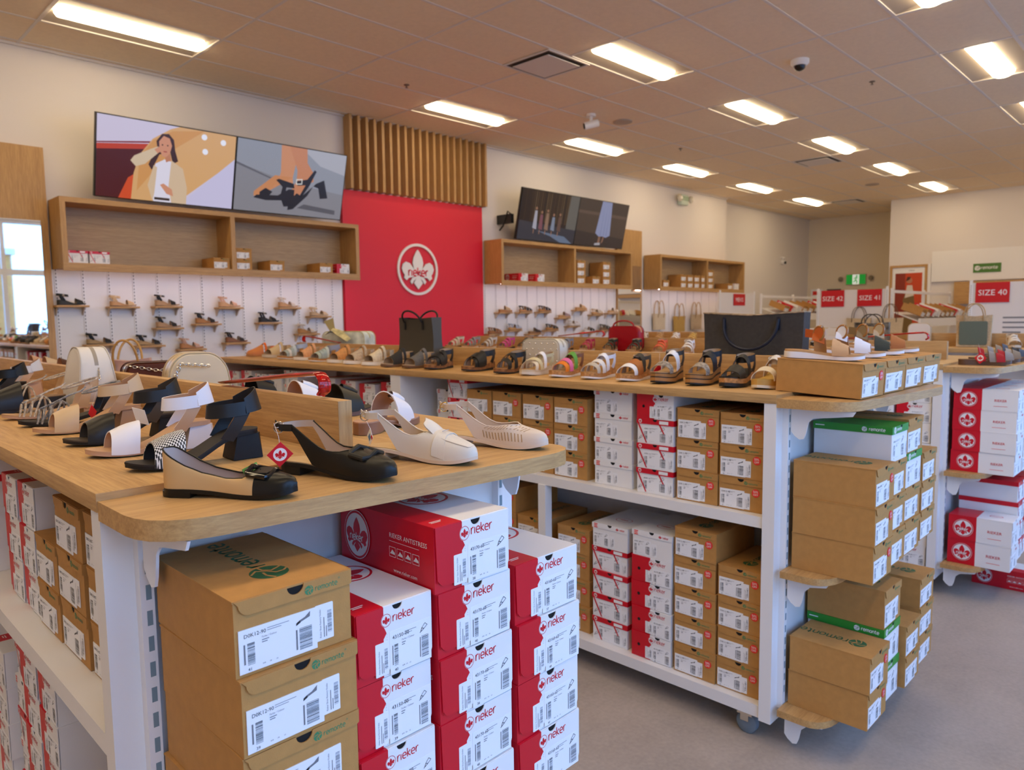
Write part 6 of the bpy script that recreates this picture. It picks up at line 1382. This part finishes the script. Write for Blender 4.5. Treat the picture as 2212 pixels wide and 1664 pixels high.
# ------------------------------------------------------------------ little shelves with shoes on the wall
def bracket_shelf():
    s_ = MB(); s_.box((-.135, -.13, -.018), (.135, 0, 0), OAKX, .001); k = []
    for x in (-.11, .11):
        b = MB(); b.prism(Fr((x - .004, 0, -.018), (0, 1, 0), (0, 0, 1)), [(0, 0), (0, -.075), (-.02, -.07), (-.06, -.02), (-.10, -.006), (-.10, 0)], -.004, .004, mat('CDBBA6', .5)); k.append(('bracket', b, []))
    return [('board', s_, [])] + k
gW = 'little oak shelves on the wall'; gWS = 'shoes on the little wall shelves'
WL_ = [(2.00, 1.735, 'black sling wedge', '1B1B16', '2A2A26'), (2.44, 1.725, 'beige sling wedge', 'CDAE86', 'B98F62'), (2.85, 1.730, 'black strap wedge', '1D1B18', 'A98660'), (3.49, 1.72, 'nude bow wedge', 'CFA48A', 'C49A70'), (4.17, 1.72, 'white strap wedge', 'CFC3B6', 'B98F62'), (3.24, 1.55, 'black and tan flat sandal', '25201B', 'A9743E'), (4.56, 1.62, 'pale sling sandal', 'CFB592', 'BFA27C'), (2.85, 1.515, 'black crossed strap wedge', '1D1B18', 'A98660'), (3.93, 1.555, 'all-black wedge', '1B1917', '1E1B19'), (4.40, 1.42, 'white and cork wedge', 'C9BBA8', 'A9793F'), (2.22, 1.37, 'black sling wedge with a tan sole', '181815', 'A08458'), (2.66, 1.345, 'dark sling wedge with a tan sole', '1F1D18', 'A88A5E'), (3.07, 1.295, 'nude sandal', 'C9A088', 'B07A4A'), (3.55, 1.345, 'brown strap wedge', '2A211B', '8A5A3A')]
for i, (x, z, n_, hx, sl_) in enumerate(WL_):
    place('wshelf', 'wall_shelf', bracket_shelf, f'little oak wall shelf that carries the {n_}', 'shelf', (x, 7.70, z), 0, gW)
    b_ = wedge_sandal([(0, .12, '3A2C20'), (.12, 1, sl_)], sl_, [(.80, .045, .036, hx, .72), (.66, .02, .05, hx, None)], (hx, .016), .06, .016) if i not in (0, 1, 6, 10, 11) else wedge_sandal([(0, .15, '2A2420'), (.15, 1, sl_)], sl_, [(.78, .06, .040, hx, None)], (hx, .022), .05, .014)
    shoe('wl%d' % i, b_, f'{n_} on a wall shelf left of the red wall', (x - .115, 7.628, z + .0005), -3, gWS, (.94,) * 3, name='wedge_sandal')
WR_ = [(7.62, 1.655, 'tan slide', 'BFA27A', 'A9713A'), (8.05, 1.655, 'brown cork sandal with an orange tag', '2A2622', 'B98450'), (8.48, 1.66, 'dark strap cork sandal', '2A2630', 'B07A40'), (8.95, 1.565, 'tan slip-on', 'A58A86', 'B98A54'), (9.37, 1.69, 'beige slip-on', 'C9A478', 'B98A54'), (9.80, 1.61, 'cream cork sandal', 'D2BE9E', 'B98A54'), (10.24, 1.635, 'pale cork sandal', 'D6C6B0', 'BF9462'), (7.40, 1.345, 'brown sandal with a white buckle', '8A5A30', '9A622C'), (7.82, 1.39, 'tan sandal with a pale blue strap', '9FA8B8', 'C08E50'), (8.25, 1.325, 'dark brown clog', '3A2A20', '8A5E30'), (8.65, 1.375, 'dark two-strap cork sandal', '26221E', 'B07A3A'), (9.19, 1.43, 'white flat sandal', 'DCD6D0', 'CFC2B4'), (9.58, 1.32, 'black and white sandal', '1C1A18', 'D0C8BE'), (10.02, 1.35, 'black sandal with a green strap', '20241C', '7A5A3A')]
for i, (x, z, n_, hx, sl_) in enumerate(WR_):
    place('wshelf', 'wall_shelf', bracket_shelf, f'little wall shelf that carries the {n_}', 'shelf', (x, 7.70, z), 0, gW)
    b_ = peep_shoe(hx, sl_, i % 2 == 0, leather(hx, .6), False, .030, .045) if i in (0, 3, 4, 9) else wedge_sandal([(0, .2, 'CFC2B4' if i % 3 == 0 else '3A2C20'), (.2, 1, sl_)], sl_, [(.80, .05, .042, hx, None), (.60, .045, .058, hx, None)], (hx, .016) if i % 3 else None, .045, .028)
    shoe('wr%d' % i, b_, f'{n_} on a wall shelf right of the red wall', (x - .11, 7.62, z), -12, gWS, (.94,) * 3, name='sandal')
# canvas bags on the wall beyond
gC = 'canvas totes hanging on the wall'
for i, (x, z, l, hx) in enumerate(((11.72, 1.32, 'cream canvas tote hanging left on the far wall panel', 'D6C3A2'), (12.42, 1.27, 'yellow canvas tote hanging in the middle of the far wall panel', 'C9A050'), (13.05, 1.30, 'pale canvas tote hanging right on the far wall panel', 'D0BB98'))): place('hb%d' % i, 'tote_bag', tote(.34, .38, .06, .08, .30, mesh_fabric(hx), mesh_fabric('B99A6E'), None, .27, hr=.008, out=.0), l, 'bag', (x, 7.63, z), .05, gC)
for i, (x, l, hx) in enumerate(((11.9, 'cream straw bag standing below the canvas totes', 'D2BE96'), (12.35, 'yellow straw bag standing below the canvas totes', 'C9A552'), (12.9, 'pale straw bag standing below the canvas totes', 'D6C8AC'))):
    place('st%d' % i, 'tote_bag', tote(.36, .40, .14, .14, .28, mesh_fabric(hx), leather('B08A5A'), None, .1), l, 'bag', (x, 7.45, .92), .1, gC)
k = MB(); k.box((11.3, 7.25, .88), (14.3, 7.685, .92), WHITE); k.box((11.3, 7.27, 0), (14.3, 7.685, .12), WHITE)
for x in (11.32, 12.8, 14.26): k.box((x - .02, 7.27, .12), (x + .02, 7.685, .88), WHITE)
o = obj('goods_counter', k); tag(o, 'low white counter under the hanging canvas totes', 'counter')
for x0_, x1_, l in ((1.95, 4.9, 'low oak-edged counter under the first slotted wall panel'), (7.3, 10.4, 'low oak-edged counter under the slotted panel right of the red wall')):
    t = thing('goods_counter', l, 'counter'); k = MB(); k.box((x0_, 7.30, .96), (x1_, 7.69, 1.0), OAKX); obj('top', k, t); k = MB(); k.box((x0_ + .02, 7.33, .1), (x1_ - .02, 7.69, .96), WHITE); obj('body', k, t)
# ------------------------------------------------------------------ far size racks
SIGNR = mat('C9101E', .45, name='sign_red')
def signboard(label, x, y, w_, zt, words, rz=-PI / 2, small=None, dz=.145, sh=.29):
    t = thing('rack_panel', label, 'panel', (x, y, 0), rz, 'white rack end panels'); k = MB(); k.box((-w_ / 2, 0, 0), (w_ / 2, .03, zt), WALLM); obj('panel', k, t)
    for sx in (-w_ / 2 + .02, w_ / 2 - .02):
        u = MB(); u.box((sx - .02, -.012, 0), (sx + .02, 0, zt + .04), WMETAL); f_ = Fr((sx, -.0125, 0), (1, 0, 0), (0, 0, 1))
        for j in range(36): u.rect(f_, -.004, .9 + j * .03, .004, .9 + j * .03 + .016, SLOT)
        obj('slotted_upright', u, t)
    for cx, txt, sw in words:
        s_ = MB(); f_ = Fr((cx, -.014, zt - dz), (1, 0, 0), (0, 0, 1)); s_.prism(f_, [(-sw / 2, -sh / 2), (sw / 2, -sh / 2), (sw / 2, sh / 2), (-sw / 2, sh / 2)], -.004, 0, SIGNR); s_.text(f_, 0, -.04, .115, txt, PAPER, .0006, True); o = obj('sign', s_, t); o['label'] = f'red sign that reads {txt}'
    if small:
        s_ = MB(); f_ = Fr((small, -.0005, zt - .62), (1, 0, 0), (0, 0, 1))
        for j, ln in enumerate(((.30, .26), (.28, .30), (.32, .24), (.22,))): s_.lines(f_, -.2, .1 - j * .07, (ln[0],), .05, .022, GREYINK, .0004)
        obj('printed_note', s_, t)
    return t
signboard('white rack end panel with red SIZE 42 and SIZE 41 signs', 13.35, 4.76, 1.20, 1.99, ((-.32, 'SIZE 42', .40), (.30, 'SIZE 41', .40)))
signboard('white rack end panel with red SIZE 40 and SIZE 39 signs', 12.45, 2.02, 1.50, 2.0, ((-.46, 'SIZE 40', .42), (.42, 'SIZE 39', .42)), small=-.12)
signboard("white rack panel with the red MEN'S sign", 13.15, 6.80, 1.42, 2.0, ((.05, "MEN'S", .46),), rz=0.0, small=.05, dz=.13, sh=.22)
def rack(label, x0, x1, y, zr, zs, key):
    t = thing('shoe_rack', label, 'rack', (0, 0, 0), 0, 'white size racks'); k = MB()
    for x in (x0, (x0 + x1) / 2, x1): k.box((x - .02, y - .02, 0), (x + .02, y + .02, zr + .03), WMETAL)
    k.box((x0, y - .018, zr - .05), (x1, y + .018, zr), WMETAL); obj('frame', k, t); s_ = MB()
    s_.prism(Fr((x0, 0, 0), (0, 1, 0), (0, 0, 1)), [(y - .42, zs - .075), (y - .02, zs + .085), (y - .02, zs + .095), (y - .42, zs - .065)], 0, x1 - x0, WMETAL); s_.box((x0, y - .45, zs - .16), (x1, y - .42, zs - .02), WHITE); s_.box((x0, y - .45, .5), (x1, y - .02, .53), WHITE); obj('shelf', s_, t)
    n = int((x1 - x0) / .30)
    for i in range(n):
        kd = ('brown', 'brown', 'white', 'brown', 'lily')[(i * 3 + len(key)) % 5]
        o = box(kd, (x0 + .2 + i * .30, y - .42, zs - .04 + .045), .0, f'tilted {BD[kd]}, {SN[i]} from left, {key}', 'tilted shoe boxes on the size racks', .25, .33, .12); o.rotation_euler = (.38, .14, .05)
    return t
rack('white rack of tilted shoe boxes beside the SIZE 41 sign', 13.5, 17.1, 4.15, 1.97, 1.50, 'rack beside the SIZE 41 sign')
rack("white rack of tilted shoe boxes between the MEN'S and SIZE 42 signs", 14.1, 17.1, 6.78, 1.97, 1.62, "rack beside the MEN'S sign")
# canvas totes on the panels
gQ = 'canvas totes hanging from the rack panels'
place('q0', 'tote_bag', tote(.36, .40, .07, .09, .34, mesh_fabric('CDB48C'), leather('6A5540'), None, .22, hr=.006, out=0), 'canvas tote hanging below the SIZE 42 sign', 'bag', (13.28, 4.60, 1.16), -PI / 2, gQ)
place('q1', 'tote_bag', tote(.36, .40, .07, .09, .32, mesh_fabric('D0BA96'), leather('6A5540'), None, .26, hr=.006, out=0), 'canvas tote hanging below the SIZE 41 sign', 'bag', (13.28, 4.10, 1.18), -PI / 2, gQ)
# far walls: exit sign, notices, poster, brand sign
def exit_sign():
    b = MB(); b.box((-.24, -.05, -.13), (.24, 0, .13), mat('B9AE98', .5)); g_ = MB(); gm = mat('0FA33A', .4, emit=.35); wm = mat('E6F2E6', .4, emit=.5); f_ = Fr((0, -.0505, 0), (1, 0, 0), (0, 0, 1))
    g_.rect(f_, -.23, -.12, .23, .12, gm); g_.rect(f_, -.08, -.12, .08, .12, wm, .0006); g_.disc(f_, .02, .08, .022, gm, .0012); g_.stroke(f_, [(.015, .055), (-.005, -.01), (.03, -.05), (.02, -.10)], .024, gm, .0012); g_.stroke(f_, [(-.005, -.01), (-.03, -.05), (-.06, -.06)], .022, gm, .0012); g_.stroke(f_, [(-.045, .0), (-.03, .04), (.02, .045), (.05, .02)], .016, gm, .0012)
    hs = []
    for s in (1, -1): h_ = MB(); h_.lathe([(.03, -.06), (.06, -.03), (.06, 0), (0, .01)], mat('8F836E', .4), 14, (s * .36, -.05, .02), 'Y'); hs.append(('lamp_head', h_, []))
    return [('sign', b, [('running_figure', g_)])] + hs
place('exit', 'exit_sign', exit_sign, 'green running-figure exit sign on the beige back wall', 'exit sign', (19.2, 6.74, 2.43), -PI / 2)
k = MB(); k.box((-.15, -.01, -.19), (.15, 0, .19), PAPER); f_ = Fr((0, -.0105, 0), (1, 0, 0), (0, 0, 1)); k.rect(f_, -.1, .04, .1, .14, STICK, .0005); k.rect(f_, -.1, -.14, .1, -.04, STICK, .0005); o = obj('wall_notice', k); o.location = (19.2, 7.72, 2.03); o.rotation_euler = (0, 0, -PI / 2); tag(o, 'white notice with red print on the back wall', 'notice')
k = MB(); k.box((-.17, -.03, -.19), (.17, 0, .19), mat('3A4244', .3)); k.box((-.13, -.032, -.02), (.13, -.03, .14), mat('6A7478', .2)); o = obj('control_panel', k); o.location = (19.2, 7.28, 2.02); o.rotation_euler = (0, 0, -PI / 2); tag(o, 'small dark control panel on the back wall', 'panel')
t = thing('framed_poster', 'oak-framed orange fashion poster on the far white wall', 'poster', (17.3, 5.0, 1.55), -PI / 2); k = MB()
for a, b in (((-.37, -.03, -.6), (-.32, 0, 1.05)), ((.32, -.03, -.6), (.37, 0, 1.05)), ((-.32, -.03, 1.0), (.32, 0, 1.05)), ((-.32, -.03, -.6), (.32, 0, -.55))): k.box(a, b, OAKZ)
obj('frame', k, t); k = MB(); f_ = Fr((0, -.012, 0), (1, 0, 0), (0, 0, 1)); k.rect(f_, -.32, -.55, .32, 1.0, PAPER); k.rect(f_, -.26, -.5, .27, .88, mat('C8451A', .5), .0006); k.rect(f_, -.26, -.5, -.06, .88, mat('8A2C16', .5), .0009)
k.poly(f_, [(-.10, -.5), (-.06, .1), (-.10, .3), (-.02, .55), (.10, .55), (.14, .2), (.10, -.1), (.12, -.5)], mat('7A6038', .6), .0012); k.poly(f_, [(-.06, .35), (-.02, .62), (.08, .62), (.12, .40)], mat('DAD0C4', .6), .0015); k.disc(f_, .02, .72, .06, mat('B9795A', .6), .0015); k.poly(f_, [(-.05, .70), (-.02, .80), (.05, .80), (.03, .74)], mat('4A2A1A', .6), .0018); k.text(f_, .0, .92, .05, 'rieker', GREYINK, .0008); obj('picture', k, t)
t = thing('brand_panel', 'white wall panel with a green brand sign and an oak edge below', 'sign', (17.28, 3.55, 0), -PI / 2); k = MB(); k.box((-1.0, -.03, 2.22), (.95, 0, 2.85), BOXW); obj('panel', k, t); k = MB(); k.box((-.55, -.12, 2.10), (.85, -.03, 2.2), OAKX); k.box((-.55, -.12, 1.75), (-.2, -.03, 2.1), OAKX); obj('edge_board', k, t); k = MB(); f_ = Fr((.0, -.031, 2.46), (1, 0, 0), (0, 0, 1)); k.prism(f_, [(-.24, -.09), (.24, -.09), (.24, .09), (-.24, .09)], 0, .008, mat('4A7A30', .5)); swirl(k, f_, -.165, 0, .05, PAPER, mat('4A7A30', .5), .0085); k.word(f_, -.10, -.022, .042, 'remonte', PAPER, .0085, wt=.22); obj('sign', k, t)
for y0_, y1_ in ((4.565, 4.625),):
    k = MB(); k.box((17.27, y0_, 0), (17.298, y1_, 2.6), BOXW); o = obj('door_panel', k); tag(o, 'narrow white panel on the far wall beside the framed poster', 'panel')
# ------------------------------------------------------------------ counter by the shop windows, seen in the wall mirror
t = thing('window_counter', 'white display counter along the shop windows behind the camera', 'display table'); k = MB(); k.box((2.6, -1.7, 1.05), (5.4, -1.0, 1.10), mat('DCE2EA', .4)); obj('top', k, t); k = MB(); k.box((2.65, -1.66, .1), (5.35, -1.05, 1.05), WHITE); obj('body', k, t)
gV = 'goods on the window counter'
for i in range(9):
    cn, hx = (('tan', 'B98A56'), ('rust', 'A65A2E'), ('black', '1D1A17'), ('beige', 'C9AE8A'), ('brown', '6A4630'), ('gold', 'BFA05A'), ('dark brown', '3A2A20'), ('caramel', 'A8743C'), ('cream', 'D2C6B4'))[i]
    row('win%d' % i, wedge_sandal([(0, 1, 'B08A5A')], 'B08A5A', [(.8, .05, .04, hx, None), (.6, .045, .055, hx, None)], None, .04, .024), f'{cn} sandal on the window counter, seen in the left wall mirror', 2.85 + i * .24, -1.02, 70, gV, z=1.10)
for i, x in enumerate((3.05, 3.75, 4.45)):
    place('wbag%d' % i, 'handbag', tote(.34, .36, .12, .10, (.26, .2, .3)[i], leather(('16140F', '4A3A2C', '12110F')[i]), leather('16140F'), None, .06), f'{("black", "brown", "tall black")[i]} handbag on the window counter, seen in the left wall mirror', 'bag', (x, -1.45, 1.10), .2, gV)
